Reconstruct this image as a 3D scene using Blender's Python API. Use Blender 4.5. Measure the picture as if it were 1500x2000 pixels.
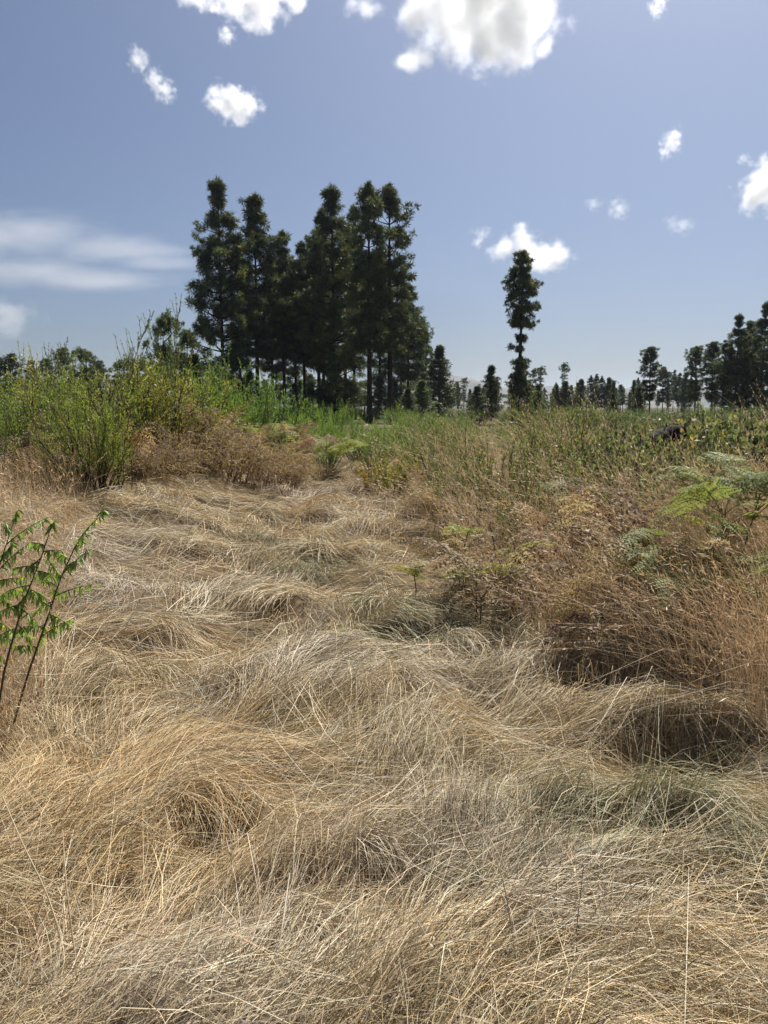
import bpy, math, random
import numpy as np
from mathutils import Vector, Euler

for o in list(bpy.data.objects):
    bpy.data.objects.remove(o)
S = bpy.context.scene
R = np.random.RandomState(7)
rad = math.radians

# ------------------------------------------------------------------ camera
PITCH = math.atan(205 / 1500)
EYE = np.array([0.0, 0.0, 1.62])
cam_d = bpy.data.cameras.new('camera')
cam_d.sensor_fit = 'HORIZONTAL'; cam_d.sensor_width = 26.0; cam_d.lens = 26.0
cam_d.clip_start = 0.05; cam_d.clip_end = 60000
cam = bpy.data.objects.new('camera', cam_d); S.collection.objects.link(cam)
cam.location = EYE; cam.rotation_euler = (rad(90) - PITCH, 0, 0)
S.camera = cam

# ------------------------------------------------------------------ sky, sun, exposure
SUN_EL, SUN_AZ = rad(54), rad(24)          # azimuth measured to the right of the view
world = bpy.data.worlds.new('World'); S.world = world; world.use_nodes = True
wn = world.node_tree.nodes; wl = world.node_tree.links; wn.clear()
sky = wn.new('ShaderNodeTexSky'); sky.sky_type = 'NISHITA'; sky.sun_disc = False
sky.sun_elevation = SUN_EL; sky.sun_rotation = SUN_AZ
sky.altitude = 1100; sky.air_density = 0.9; sky.dust_density = 7.0; sky.ozone_density = 8.2
bg = wn.new('ShaderNodeBackground'); bg.inputs[1].default_value = 0.0530
wo = wn.new('ShaderNodeOutputWorld')
wl.new(sky.outputs[0], bg.inputs[0]); wl.new(bg.outputs[0], wo.inputs[0])
sun_d = bpy.data.lights.new('sun', 'SUN'); sun_d.energy = 5.0; sun_d.angle = rad(0.53)
sun_d.color = (1.0, 0.955, 0.88)
sun = bpy.data.objects.new('sun', sun_d); S.collection.objects.link(sun)
sdir = Vector((math.sin(SUN_AZ) * math.cos(SUN_EL), math.cos(SUN_AZ) * math.cos(SUN_EL), math.sin(SUN_EL)))
sun.rotation_euler = sdir.to_track_quat('Z', 'Y').to_euler()
S.view_settings.view_transform = 'Standard'; S.view_settings.look = 'None'
S.view_settings.exposure = 0.57; S.view_settings.gamma = 1.0
S.view_settings.use_curve_mapping = False
S.cycles.use_denoising = True
S.cycles.max_bounces = 10; S.cycles.diffuse_bounces = 3; S.cycles.glossy_bounces = 2
S.cycles.transmission_bounces = 4; S.cycles.volume_bounces = 8; S.cycles.transparent_max_bounces = 8

# ------------------------------------------------------------------ helpers
COL = S.collection


def ray(px, py):
    x, y = (px - 750) / 1500, (1000 - py) / 1500
    c, s = math.cos(PITCH), math.sin(PITCH)
    return np.array([x, c + y * s, -s + y * c])


def at(px, py, D):
    d = ray(px, py)
    return EYE + d * (D / d[1])


def link(name, data, parent=None, loc=None, rz=0.0, scale=None):
    o = bpy.data.objects.new(name, data); COL.objects.link(o)
    if parent is not None:
        o.parent = parent
    if loc is not None:
        o.location = loc
    o.rotation_euler = (0, 0, rz)
    if scale is not None:
        o.scale = scale
    return o


def tag(o, label=None, cat=None, group=None, kind=None):
    if label: o['label'] = label
    if cat: o['category'] = cat
    if group: o['group'] = group
    if kind: o['kind'] = kind
    return o


def copy_tree(o, parent=None):
    c = o.copy(); COL.objects.link(c); c.parent = parent
    for ch in list(o.children):
        copy_tree(ch, c)
    return c


def mesh(name, V, F, mat, col=None, smooth=True):
    V = np.asarray(V, np.float32).reshape(-1, 3); F = np.asarray(F, np.int32)
    k = F.shape[1]; m = bpy.data.meshes.new(name)
    m.vertices.add(len(V)); m.vertices.foreach_set('co', V.ravel())
    m.loops.add(F.size); m.loops.foreach_set('vertex_index', F.ravel())
    m.polygons.add(len(F))
    m.polygons.foreach_set('loop_start', np.arange(0, F.size, k, dtype=np.int32))
    m.polygons.foreach_set('loop_total', np.full(len(F), k, np.int32))
    if smooth:
        m.polygons.foreach_set('use_smooth', np.ones(len(F), bool))
    if col is not None:
        a = m.attributes.new('Col', 'FLOAT_COLOR', 'POINT')
        c = np.ones((len(V), 4), np.float32); c[:, :3] = np.clip(np.asarray(col).reshape(-1, 3), 0.003, 0.95)
        a.data.foreach_set('color', c.ravel())
    m.update(); m.validate()
    if mat: m.materials.append(mat)
    return m


class Bag:
    """collects pieces that become one mesh"""
    def __init__(s): s.V, s.F, s.C, s.n = [], [], [], 0
    def add(s, V, F, C):
        V = np.asarray(V, float).reshape(-1, 3); C = np.asarray(C, float)
        if C.ndim == 1: C = np.tile(C, (len(V), 1))
        F = np.asarray(F)
        if F.shape[1] == 3: F = np.concatenate([F, F[:, 2:3]], 1)
        s.V.append(V); s.F.append(F + s.n); s.C.append(C); s.n += len(V)
    def mesh(s, name, mat, smooth=True):
        V = np.concatenate(s.V); F = np.concatenate(s.F); C = np.concatenate(s.C)
        tri = F[:, 2] == F[:, 3]
        if tri.all():
            return mesh(name, V, F[:, :3], mat, C, smooth)
        if tri.any():       # keep one polygon size: split everything into triangles
            q = F[~tri]
            F = np.concatenate([F[tri][:, :3], q[:, :3], q[:, [0, 2, 3]]])
        return mesh(name, V, F, mat, C, smooth)


def nrm(a):
    return a / np.maximum(np.linalg.norm(a, axis=-1, keepdims=True), 1e-9)


def ribbons(C, W, roll=0.6, rng=R):
    """C (N,K,3) centre lines, W (N,K) widths -> verts (N*K*2,3), quads"""
    N, K, _ = C.shape
    T = nrm(np.gradient(C, axis=1))
    up = np.zeros((N, 1, 3)); up[..., 2] = 1
    up = up + rng.randn(N, 1, 3) * roll
    side = nrm(np.cross(T, up))
    V = np.stack([C - side * W[..., None] / 2, C + side * W[..., None] / 2], 2)
    idx = np.arange(N * K * 2).reshape(N, K, 2)
    F = np.stack([idx[:, :-1, 0], idx[:, :-1, 1], idx[:, 1:, 1], idx[:, 1:, 0]], -1).reshape(-1, 4)
    return V.reshape(-1, 3), F


def tubes(C, Rd, sides=3):
    """C (N,K,3) centre lines, Rd (N,K) radii"""
    N, K, _ = C.shape
    T = nrm(np.gradient(C, axis=1))
    ref = np.where(np.abs(T[..., 2:3]) > 0.9, np.array([1.0, 0, 0]), np.array([0, 0, 1.0]))
    a = nrm(np.cross(T, ref)); b = np.cross(T, a)
    th = np.arange(sides) * 2 * np.pi / sides
    V = C[:, :, None] + Rd[:, :, None, None] * (a[:, :, None] * np.cos(th)[None, None, :, None] + b[:, :, None] * np.sin(th)[None, None, :, None])
    idx = np.arange(N * K * sides).reshape(N, K, sides); nx = np.roll(idx, -1, 2)
    F = np.stack([idx[:, :-1], nx[:, :-1], nx[:, 1:], idx[:, 1:]], -1).reshape(-1, 4)
    return V.reshape(-1, 3), F


def leaves(P, D, L, W, rng=R, droop=0.0):
    """diamond shaped leaves with a fold: 4 verts, 2 tris each (as one quad)"""
    N = len(P); D = nrm(D)
    s = nrm(np.cross(D, rng.randn(N, 3)))
    n = np.cross(s, D)
    L = np.broadcast_to(L, (N,))[:, None]; W = np.broadcast_to(W, (N,))[:, None]
    mid = P + D * L * 0.45
    tip = P + D * L + n * L * rng.uniform(-.12, .12, (N, 1)) + np.array([0, 0, -1.0]) * droop * L
    V = np.stack([P, mid + s * W / 2, tip, mid - s * W / 2], 1)
    F = np.arange(N * 4).reshape(N, 4)
    return V.reshape(-1, 3), F


def hashn(ix, iy, seed):
    h = (ix.astype(np.int64) * 374761393 + iy.astype(np.int64) * 668265263 + seed * 974634577) & 0x7fffffff
    h = ((h ^ (h >> 13)) * 1274126177) & 0x7fffffff
    h = h ^ (h >> 16)
    return (h & 0xffff) / 65535.0


def vnoise(x, y, seed=0):
    ix, iy = np.floor(x), np.floor(y); fx, fy = x - ix, y - iy
    fx = fx * fx * fx * (fx * (fx * 6 - 15) + 10); fy = fy * fy * fy * (fy * (fy * 6 - 15) + 10)
    a = hashn(ix, iy, seed); b = hashn(ix + 1, iy, seed); c = hashn(ix, iy + 1, seed); d = hashn(ix + 1, iy + 1, seed)
    return (a + (b - a) * fx) * (1 - fy) + (c + (d - c) * fx) * fy


def fbm(x, y, seed=0, o=3):
    t, a, s = 0, 0.5, 0
    for i in range(o):
        t = t + a * vnoise(x * 2 ** i + i * 17.3, y * 2 ** i - i * 9.1, seed + i); s += a; a *= 0.5
    return t / s


def sstep(a, b, x):
    t = np.clip((x - a) / (b - a), 0, 1); return t * t * (3 - 2 * t)


# track borders (x of the right and of the left edge of the trodden grass, by distance)
def x_right(y):
    return np.interp(y, [0, 3.2, 4.2, 4.9, 6.5, 8.4, 13, 16.5, 19], [2.2, 1.9, 1.45, .85, .75, .62, -.05, -.85, -1.3])


def x_left(y):
    return np.interp(y, [0, 3.4, 5.3, 8, 11.2, 12.3, 14.5, 17.8, 19], [-1.6, -1.75, -2.2, -3.2, -4.0, -2.9, -1.65, -1.45, -1.35])


def _hollow(px, py, w, dp):
    d = ray(px, py); s = -EYE[2] / d[2]; yy = float(d[1] * s); xx = float(d[0] * s)
    return (xx, yy, w / 1500 * yy, w / 1500 * yy * .8, dp)


# deep folds and holes in the matted grass
HOLLOWS = [_hollow(*a) for a in [(775, 1262, 100, .27), (1130, 1640, 140, .20), (1290, 1690, 90, .12), (570, 1610, 60, .13), (830, 1390, 60, .14), (900, 1800, 80, .12), (430, 1650, 110, .12),
    (1330, 1480, 130, .14), (160, 1480, 70, .13), (480, 1200, 70, .12), (330, 1330, 60, .12), (690, 1215, 45, .12), (950, 1300, 70, .14), (250, 1780, 70, .10), (640, 1870, 70, .10), (1180, 1360, 120, .14), (760, 1720, 70, .10), (560, 1095, 60, .12), (740, 965, 45, .22)]]


def gpx(px, py):
    d = ray(px, py); s = -EYE[2] / d[2]; return float(d[0] * s), float(d[1] * s)


def in_hollow(x, y):
    q = np.full(np.shape(x), 9.0)
    for hx_, hy_, rx_, ry_, dp in HOLLOWS:
        q = np.minimum(q, np.sqrt(((x - hx_) / rx_) ** 2 + ((y - hy_) / ry_) ** 2))
    return q


def ground_h(x, y):
    x = np.asarray(x, float); y = np.asarray(y, float)
    near = 1 - sstep(18, 34, np.hypot(x, y))
    wx, wy = x + 0.5 * vnoise(x * .9, y * .9, 90), y + 0.5 * vnoise(x * .9, y * .9, 91)
    b = fbm(wx * 1.15, wy * 1.5, 3, 2)
    h = 0.15 * (sstep(.34, .66, b) - .5) + 0.17 * (fbm(wx * 2.6, wy * 3.6, 11, 3) - .5)
    bank = 0.50 * sstep(-1.2, -3.6, x) * sstep(3.0, 6.0, y) * (1 - sstep(13, 20, y)) + 0.34 * sstep(.3, 2.0, x - x_right(y)) * sstep(2.5, 4.5, y) * (1 - sstep(13, 20, y))
    hol = 0.0
    for hx_, hy_, rx_, ry_, dp in HOLLOWS:
        q = np.sqrt(((x - hx_) / rx_) ** 2 + ((y - hy_) / ry_) ** 2)
        hol = hol - 1.9 * dp * (1 - sstep(.35, 1.0, q)) + dp * .45 * np.exp(-((q - 1.25) / .28) ** 2) * sstep(-.2, .8, (y - hy_) / ry_)
    far = 0.7 * (fbm(x / 37, y / 37, 40, 3) - .5) * sstep(25, 70, np.hypot(x, y))
    return h * near + hol + bank + far


# ------------------------------------------------------------------ materials
def new_mat(name):
    m = bpy.data.materials.new(name); m.use_nodes = True
    n = m.node_tree.nodes; l = m.node_tree.links; n.clear()
    return m, n, l, n.new('ShaderNodeOutputMaterial')


def veg_mat(name, trans=0.35, rough=0.55, spec=0.3, tint=(1.25, 1.2, 0.8), vary=0.12):
    m, n, l, out = new_mat(name)
    a = n.new('ShaderNodeAttribute'); a.attribute_name = 'Col'
    oi = n.new('ShaderNodeObjectInfo')
    mul = n.new('ShaderNodeMix'); mul.data_type = 'RGBA'; mul.blend_type = 'MULTIPLY'; mul.inputs[0].default_value = 1
    l.new(a.outputs['Color'], mul.inputs[6]); l.new(oi.outputs['Color'], mul.inputs[7])
    hs = n.new('ShaderNodeHueSaturation')
    mr = n.new('ShaderNodeMapRange'); mr.inputs[3].default_value = 1 - vary; mr.inputs[4].default_value = 1 + vary
    l.new(oi.outputs['Random'], mr.inputs[0]); l.new(mr.outputs[0], hs.inputs['Value']); l.new(mul.outputs[2], hs.inputs['Color'])
    p = n.new('ShaderNodeBsdfPrincipled'); p.inputs['Roughness'].default_value = rough
    p.inputs['Specular IOR Level'].default_value = spec
    l.new(hs.outputs[0], p.inputs['Base Color'])
    if trans > 0:
        t = n.new('ShaderNodeBsdfTranslucent')
        tm = n.new('ShaderNodeMix'); tm.data_type = 'RGBA'; tm.blend_type = 'MULTIPLY'; tm.inputs[0].default_value = 1
        tm.inputs[7].default_value = (*tint, 1); l.new(hs.outputs[0], tm.inputs[6]); l.new(tm.outputs[2], t.inputs[0])
        mx = n.new('ShaderNodeMixShader'); mx.inputs[0].default_value = trans
        l.new(p.outputs[0], mx.inputs[1]); l.new(t.outputs[0], mx.inputs[2]); l.new(mx.outputs[0], out.inputs[0])
    else:
        l.new(p.outputs[0], out.inputs[0])
    return m


M_STRAW = veg_mat('dry_straw', 0.10, 0.5, 0.30, (1.1, 1.0, .8), 0)
M_STEM = veg_mat('dry_stem', 0.25, 0.5, 0.35, (1.1, 1.0, .8), .06)
M_NEEDLE = veg_mat('pine_needles', 0.30, 0.5, 0.35, (1.5, 1.5, .7), .14)
M_LEAF = veg_mat('green_leaves', 0.40, 0.45, 0.4, (1.3, 1.35, .6), .12)
M_FERN = veg_mat('fern_leaves', 0.38, 0.55, 0.2, (1.2, 1.2, .7), .12)
M_TWIG = veg_mat('twig_bark', 0.0, 0.8, 0.2, vary=.1)


def bark_mat(name, c1, c2, sc):
    m, n, l, out = new_mat(name)
    tc = n.new('ShaderNodeTexCoord'); mp = n.new('ShaderNodeMapping'); mp.inputs['Scale'].default_value = (sc, sc, sc * .25)
    nz = n.new('ShaderNodeTexNoise'); nz.inputs['Scale'].default_value = 1; nz.inputs['Detail'].default_value = 6
    cr = n.new('ShaderNodeValToRGB'); cr.color_ramp.elements[0].position = .35; cr.color_ramp.elements[1].position = .68
    cr.color_ramp.elements[0].color = (*c1, 1); cr.color_ramp.elements[1].color = (*c2, 1)
    p = n.new('ShaderNodeBsdfPrincipled'); p.inputs['Roughness'].default_value = .9; p.inputs['Specular IOR Level'].default_value = .15
    bp = n.new('ShaderNodeBump'); bp.inputs['Strength'].default_value = .6; bp.inputs['Distance'].default_value = .05
    l.new(tc.outputs['Object'], mp.inputs[0]); l.new(mp.outputs[0], nz.inputs['Vector']); l.new(nz.outputs[0], cr.inputs[0])
    l.new(cr.outputs[0], p.inputs['Base Color']); l.new(nz.outputs[0], bp.inputs['Height']); l.new(bp.outputs[0], p.inputs['Normal'])
    l.new(p.outputs[0], out.inputs[0]); return m


M_BARK = bark_mat('pine_bark', (.018, .014, .011), (.075, .055, .042), 5)
M_CHAR = bark_mat('charred_wood', (.012, .010, .009), (.085, .070, .058), 16)


def ground_mat():
    m, n, l, out = new_mat('dry_thatch_ground')
    g = n.new('ShaderNodeNewGeometry')
    n1 = n.new('ShaderNodeTexNoise'); n1.inputs['Scale'].default_value = 9; n1.inputs['Detail'].default_value = 8; n1.inputs['Roughness'].default_value = .7
    n2 = n.new('ShaderNodeTexNoise'); n2.inputs['Scale'].default_value = .09; n2.inputs['Detail'].default_value = 5
    c1 = n.new('ShaderNodeValToRGB'); e = c1.color_ramp.elements
    e[0].position = .3; e[0].color = (.07, .05, .032, 1); e[1].position = .72; e[1].color = (.24, .175, .10, 1)
    c2 = n.new('ShaderNodeValToRGB'); e = c2.color_ramp.elements
    e[0].position = .36; e[0].color = (1, 1, 1, 1); e[1].position = .5; e[1].color = (.42, .60, .36, 1)
    mx = n.new('ShaderNodeMix'); mx.data_type = 'RGBA'; mx.blend_type = 'MULTIPLY'
    sp = n.new('ShaderNodeSeparateXYZ'); fr = n.new('ShaderNodeMapRange'); fr.inputs[1].default_value = 15; fr.inputs[2].default_value = 32
    l.new(g.outputs['Position'], sp.inputs[0]); l.new(sp.outputs['Y'], fr.inputs[0]); l.new(fr.outputs[0], mx.inputs[0])
    p = n.new('ShaderNodeBsdfPrincipled'); p.inputs['Roughness'].default_value = .95; p.inputs['Specular IOR Level'].default_value = .1
    bp = n.new('ShaderNodeBump'); bp.inputs['Strength'].default_value = .8; bp.inputs['Distance'].default_value = .03
    l.new(g.outputs['Position'], n1.inputs['Vector']); l.new(g.outputs['Position'], n2.inputs['Vector'])
    l.new(n1.outputs[0], c1.inputs[0]); l.new(n2.outputs[0], c2.inputs[0])
    l.new(c1.outputs[0], mx.inputs[6]); l.new(c2.outputs[0], mx.inputs[7]); l.new(mx.outputs[2], p.inputs['Base Color'])
    l.new(n1.outputs[0], bp.inputs['Height']); l.new(bp.outputs[0], p.inputs['Normal']); l.new(p.outputs[0], out.inputs[0])
    return m


# ------------------------------------------------------------------ ground and hills
def axis(lo, hi, fine_lo, fine_hi, step, grow):
    a = list(np.arange(fine_lo, fine_hi, step)); s = step
    while a[-1] < hi: s *= grow; a.append(a[-1] + s)
    s = step; b = []; v = fine_lo
    while v > lo: s *= grow; v -= s; b.append(v)
    return np.array(b[::-1] + a)


gx = axis(-9000, 9000, -8, 8, .15, 1.12); gy = axis(-900, 9000, .3, 19, .14, 1.09)
X, Y = np.meshgrid(gx, gy)
Z = ground_h(X, Y)
idx = np.arange(X.size).reshape(X.shape)
F = np.stack([idx[:-1, :-1], idx[:-1, 1:], idx[1:, 1:], idx[1:, :-1]], -1).reshape(-1, 4)
g = link('ground', mesh('ground', np.stack([X, Y, Z], -1), F, ground_mat()))
tag(g, kind='structure')


def hill_mat(name, c1, c2, sc):
    m, n, l, out = new_mat(name)
    gg = n.new('ShaderNodeNewGeometry'); nz = n.new('ShaderNodeTexNoise'); nz.inputs['Scale'].default_value = sc; nz.inputs['Detail'].default_value = 8
    cr = n.new('ShaderNodeValToRGB'); cr.color_ramp.elements[0].position = .4; cr.color_ramp.elements[1].position = .62
    cr.color_ramp.elements[0].color = (*c1, 1); cr.color_ramp.elements[1].color = (*c2, 1)
    d = n.new('ShaderNodeBsdfDiffuse'); l.new(gg.outputs['Position'], nz.inputs['Vector']); l.new(nz.outputs[0], cr.inputs[0])
    l.new(cr.outputs[0], d.inputs[0]); l.new(d.outputs[0], out.inputs[0]); return m


def hill(name, x0, x1, y0, depth, prof, seed, mat, res=56):
    xs = np.linspace(x0, x1, res * 2); ys = np.linspace(y0 - depth, y0 + depth, res)
    Xh, Yh = np.meshgrid(xs, ys)
    ridge = np.interp(Xh, *prof)
    t = np.cos(np.clip((Yh - y0) / depth, -1, 1) * math.pi / 2) ** 1.3
    w = (x1 - x0)
    Zh = ridge * t * (0.86 + 0.3 * (fbm(Xh / w * 26, Yh / w * 26, seed, 4) - .5)) - 6
    ii = np.arange(Xh.size).reshape(Xh.shape)
    Fh = np.stack([ii[:-1, :-1], ii[:-1, 1:], ii[1:, 1:], ii[1:, :-1]], -1).reshape(-1, 4)
    return tag(link(name, mesh(name, np.stack([Xh, Yh, Zh], -1), Fh, mat)), kind='structure')


def hx(px, D): return (px - 750) / 1500 * D


DH = 4200
hill('mountain', hx(380, DH), hx(2300, DH), DH, 900,
     ([hx(p, DH) for p in (380, 640, 760, 850, 905, 930, 980, 1050, 1150, 1240, 1400, 1700, 2300)],
      [0, 90, 175, 188, 176, 150, 128, 126, 122, 120, 140, 100, 0]), 5,
     hill_mat('mountain_slope', (.10, .095, .075), (.20, .165, .13), .006))
DH = 900
hill('hills', hx(-700, DH), hx(330, DH), DH, 260,
     ([hx(p, DH) for p in (-700, -300, 0, 110, 200, 330)], [0, 40, 46, 42, 26, 0]), 9,
     hill_mat('wooded_slope', (.02, .032, .018), (.05, .065, .03), .03))

# ------------------------------------------------------------------ clouds: drifting vapour, one body of volume each
def ico(sub=3):
    import bmesh
    bm = bmesh.new(); bmesh.ops.create_icosphere(bm, subdivisions=sub, radius=1)
    V = np.array([v.co[:] for v in bm.verts]); Fi = np.array([[v.index for v in f.verts] for f in bm.faces]); bm.free()
    return V, Fi


ICO_V, ICO_F = ico(2)


def cloud(label, D, lobes, dens=1.0, rough=.62, freq=2.2, flat=1.0, seed=0, group='white clouds in the blue sky', edge=0.9, stretch=1.0):
    """lobes: (px, py, rx, ry) in photo degrees of view at distance D; depth follows the mean radius"""
    rr = np.random.RandomState(seed)
    cpx = np.mean([b[0] for b in lobes]); cpy = np.mean([b[1] for b in lobes])
    c0 = at(cpx, cpy, D); k = np.linalg.norm(c0 - EYE) / np.linalg.norm(ray(cpx, cpy)) / 1500
    m, n, l, out = new_mat('cloud_vapour')
    tc = n.new('ShaderNodeTexCoord')
    def mth(op, a, b=None, c=None):
        q = n.new('ShaderNodeMath'); q.operation = op
        for i, v in enumerate((a, b, c)):
            if v is None: continue
            if isinstance(v, (int, float)): q.inputs[i].default_value = v
            else: l.new(v, q.inputs[i])
        return q.outputs[0]
    bagV, bagF, nn, field, rm = [], [], 0, None, 0
    for px, py, rx, ry in lobes:
        c = at(px, py, D) - c0 + np.array([0, rr.uniform(-.3, .3) * rx * k, 0])
        r = np.array([rx * k, (rx + ry) / 2 * k * flat, ry * k]); rm = max(rm, r.max())
        bagV.append(ICO_V * r * 1.3 + c); bagF.append(ICO_F + nn); nn += len(ICO_V)
        mp = n.new('ShaderNodeMapping'); mp.vector_type = 'TEXTURE'
        mp.inputs['Location'].default_value = c; mp.inputs['Scale'].default_value = r
        l.new(tc.outputs['Object'], mp.inputs[0])
        ln = n.new('ShaderNodeVectorMath'); ln.operation = 'LENGTH'; l.new(mp.outputs[0], ln.inputs[0])
        f = mth('SUBTRACT', 1.0, ln.outputs['Value'])
        field = f if field is None else mth('SMOOTH_MAX', field, f, 0.18)
    nz = n.new('ShaderNodeTexNoise'); nz.inputs['Scale'].default_value = freq / rm; nz.inputs['Detail'].default_value = 6; nz.inputs['Roughness'].default_value = rough
    ds = n.new('ShaderNodeVectorMath'); ds.operation = 'MULTIPLY_ADD'; ds.inputs[1].default_value = (stretch, 1, 1); ds.inputs[2].default_value = (seed * 137.0, seed * 71.0, 0)
    l.new(tc.outputs['Object'], ds.inputs[0]); l.new(ds.outputs[0], nz.inputs['Vector'])
    carve = mth('MULTIPLY', mth('SUBTRACT', nz.outputs[0], 0.53), 3.4 * edge)
    body = mth('ADD', field, carve)
    q = n.new('ShaderNodeMapRange'); q.interpolation_type = 'SMOOTHSTEP'
    q.inputs[1].default_value = 0.0; q.inputs[2].default_value = 1.15; l.new(body, q.inputs[0])
    q.inputs[3].default_value = 0; q.inputs[4].default_value = dens / rm
    v = n.new('ShaderNodeVolumeScatter'); v.inputs['Color'].default_value = (1, 1, 1, 1); v.inputs['Anisotropy'].default_value = 0.55
    l.new(q.outputs[0], v.inputs['Density']); l.new(v.outputs[0], out.inputs['Volume'])
    try: m.cycles.volume_step_rate = 0.5
    except Exception: pass
    me = mesh('cloud', np.concatenate(bagV), np.concatenate(bagF), m)
    o = link('cloud', me, None, c0)
    rs = o.modifiers.new('merge', 'REMESH'); rs.mode = 'VOXEL'; rs.voxel_size = min(b[2] + b[3] for b in lobes) / 2 * k * .28
    tag(o, label, 'cloud', group)
    return o


S.cycles.volume_step_rate = 1.0
S.cycles.volume_max_steps = 96
cloud('big grey-bellied cumulus cloud with bright rims at the top of the sky', 2300,
      [(950, -20, 160, 130), (900, 45, 100, 75), (990, 70, 100, 75), (1045, 20, 60, 70), (950, 105, 62, 50), (820, 30, 50, 60), (805, 120, 45, 26), (1065, 90, 28, 30), (880, -60, 110, 80)],
      dens=9, seed=1, freq=3.0, edge=.75)
cloud('ragged white cloud cut by the top edge, left of the big cumulus', 2400,
      [(500, 5, 75, 45), (440, 0, 50, 30), (505, 38, 40, 24), (565, -5, 40, 30), (380, 0, 35, 26)], dens=6, seed=2, freq=2.2)
cloud('small scrap of cloud below the ragged top-edge cloud', 2500, [(442, 68, 20, 22)], dens=1.3, seed=3)
cloud('faint wisp of cloud on the top edge beside the big cumulus', 2500, [(710, 5, 45, 26)], dens=1.0, seed=4, freq=1.6)
cloud('thin slanting streak of cloud above the round puff', 2700, [(272, 118, 24, 26), (300, 150, 24, 24), (322, 180, 26, 26)], dens=1.3, seed=5, freq=1.9)
cloud('round cotton-like white puff of cloud high over the pines', 2800, [(445, 195, 48, 36), (478, 205, 36, 30), (430, 188, 34, 30), (470, 222, 26, 24)], dens=5, seed=6, freq=1.9)
cloud('peaked white cloud behind the top of the lone pine', 5200,
      [(1020, 480, 40, 34), (1015, 455, 22, 30), (985, 490, 40, 26), (1040, 505, 60, 30), (1090, 500, 40, 32), (1060, 515, 50, 24), (940, 462, 24, 28)],
      dens=4.2, seed=17, freq=1.7)
cloud('white cumulus cut by the sky edge beside the small drifting scraps', 3800, [(1500, 370, 60, 46), (1520, 345, 60, 46), (1475, 385, 32, 36)], dens=4.5, seed=8, freq=1.8)
cloud('little slanting tuft of cloud, brightest of the small scraps', 3400, [(1308, 282, 22, 24), (1318, 268, 18, 22), (1300, 296, 16, 16)], dens=1.5, seed=9)
cloud('faint fleck of cloud above and to one side of the lone pine', 4500, [(1208, 408, 26, 26)], dens=.5, seed=10)
cloud('tiny faint fleck of cloud, nearest scrap to the lone pine', 4600, [(1158, 400, 20, 16)], dens=.4, seed=11)
cloud('lowest small scrap of cloud above the far pines', 4800, [(1325, 442, 30, 20), (1308, 430, 14, 14)], dens=.55, seed=12)
cloud('white scrap of cloud on the top edge in the hazy glare', 2500, [(1286, 8, 20, 26)], dens=1.2, seed=13)
cloud('tiny dot of cloud beside the cumulus at the sky edge', 3800, [(1453, 310, 15, 13)], dens=.5, seed=15)
cloud('small pale bump of cloud low over the shrubs', 7000, [(25, 622, 62, 44), (0, 635, 60, 36)], dens=.7, seed=14, freq=1.2)
cloud('broad thin veil of streaky high cloud over the shrubs', 9000,
      [(40, 470, 230, 54), (200, 488, 190, 44), (60, 530, 260, 34), (230, 560, 220, 22), (-120, 500, 220, 60), (330, 520, 120, 16)], dens=1.7, seed=16, freq=5.0, flat=.8, edge=.8, stretch=.3)

# ------------------------------------------------------------------ pines
def needle_clumps(bag, P, rc, n, L, W, rng, col, up=.25):
    M = len(P)
    d = nrm(rng.randn(M * n, 3) + np.array([0, 0, up]))
    c = np.repeat(P, n, 0); rr = np.repeat(np.broadcast_to(rc, (M,)), n)[:, None]
    b = c + d * np.array([1, 1, .75]) * rr * rng.uniform(.05, .60, (M * n, 1))
    d = nrm(d + rng.randn(M * n, 3) * .25)
    ln = L * rng.uniform(.6, 1.15, (M * n, 1)) * rr / np.mean(rc)
    s = nrm(np.cross(d, rng.randn(M * n, 3))) * W * rng.uniform(.6, 1.3, (M * n, 1)) * .5
    tip = b + d * ln + np.array([0, 0, -.08]) * ln
    V = np.stack([b - s, b + s, tip], 1).reshape(-1, 3)
    cl = np.repeat(rng.uniform(.45, 1.6, (M, 1)), n, 0) * rng.uniform(.8, 1.25, (M * n, 1))
    warm = np.repeat(rng.rand(M, 1) < .10, n, 0)
    C = np.array(col) * cl; C = np.where(warm, C * np.array([1.5, 1.12, .8]), C)
    bag.add(V, np.arange(len(V)).reshape(-1, 3), np.repeat(C, 3, 0))


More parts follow.
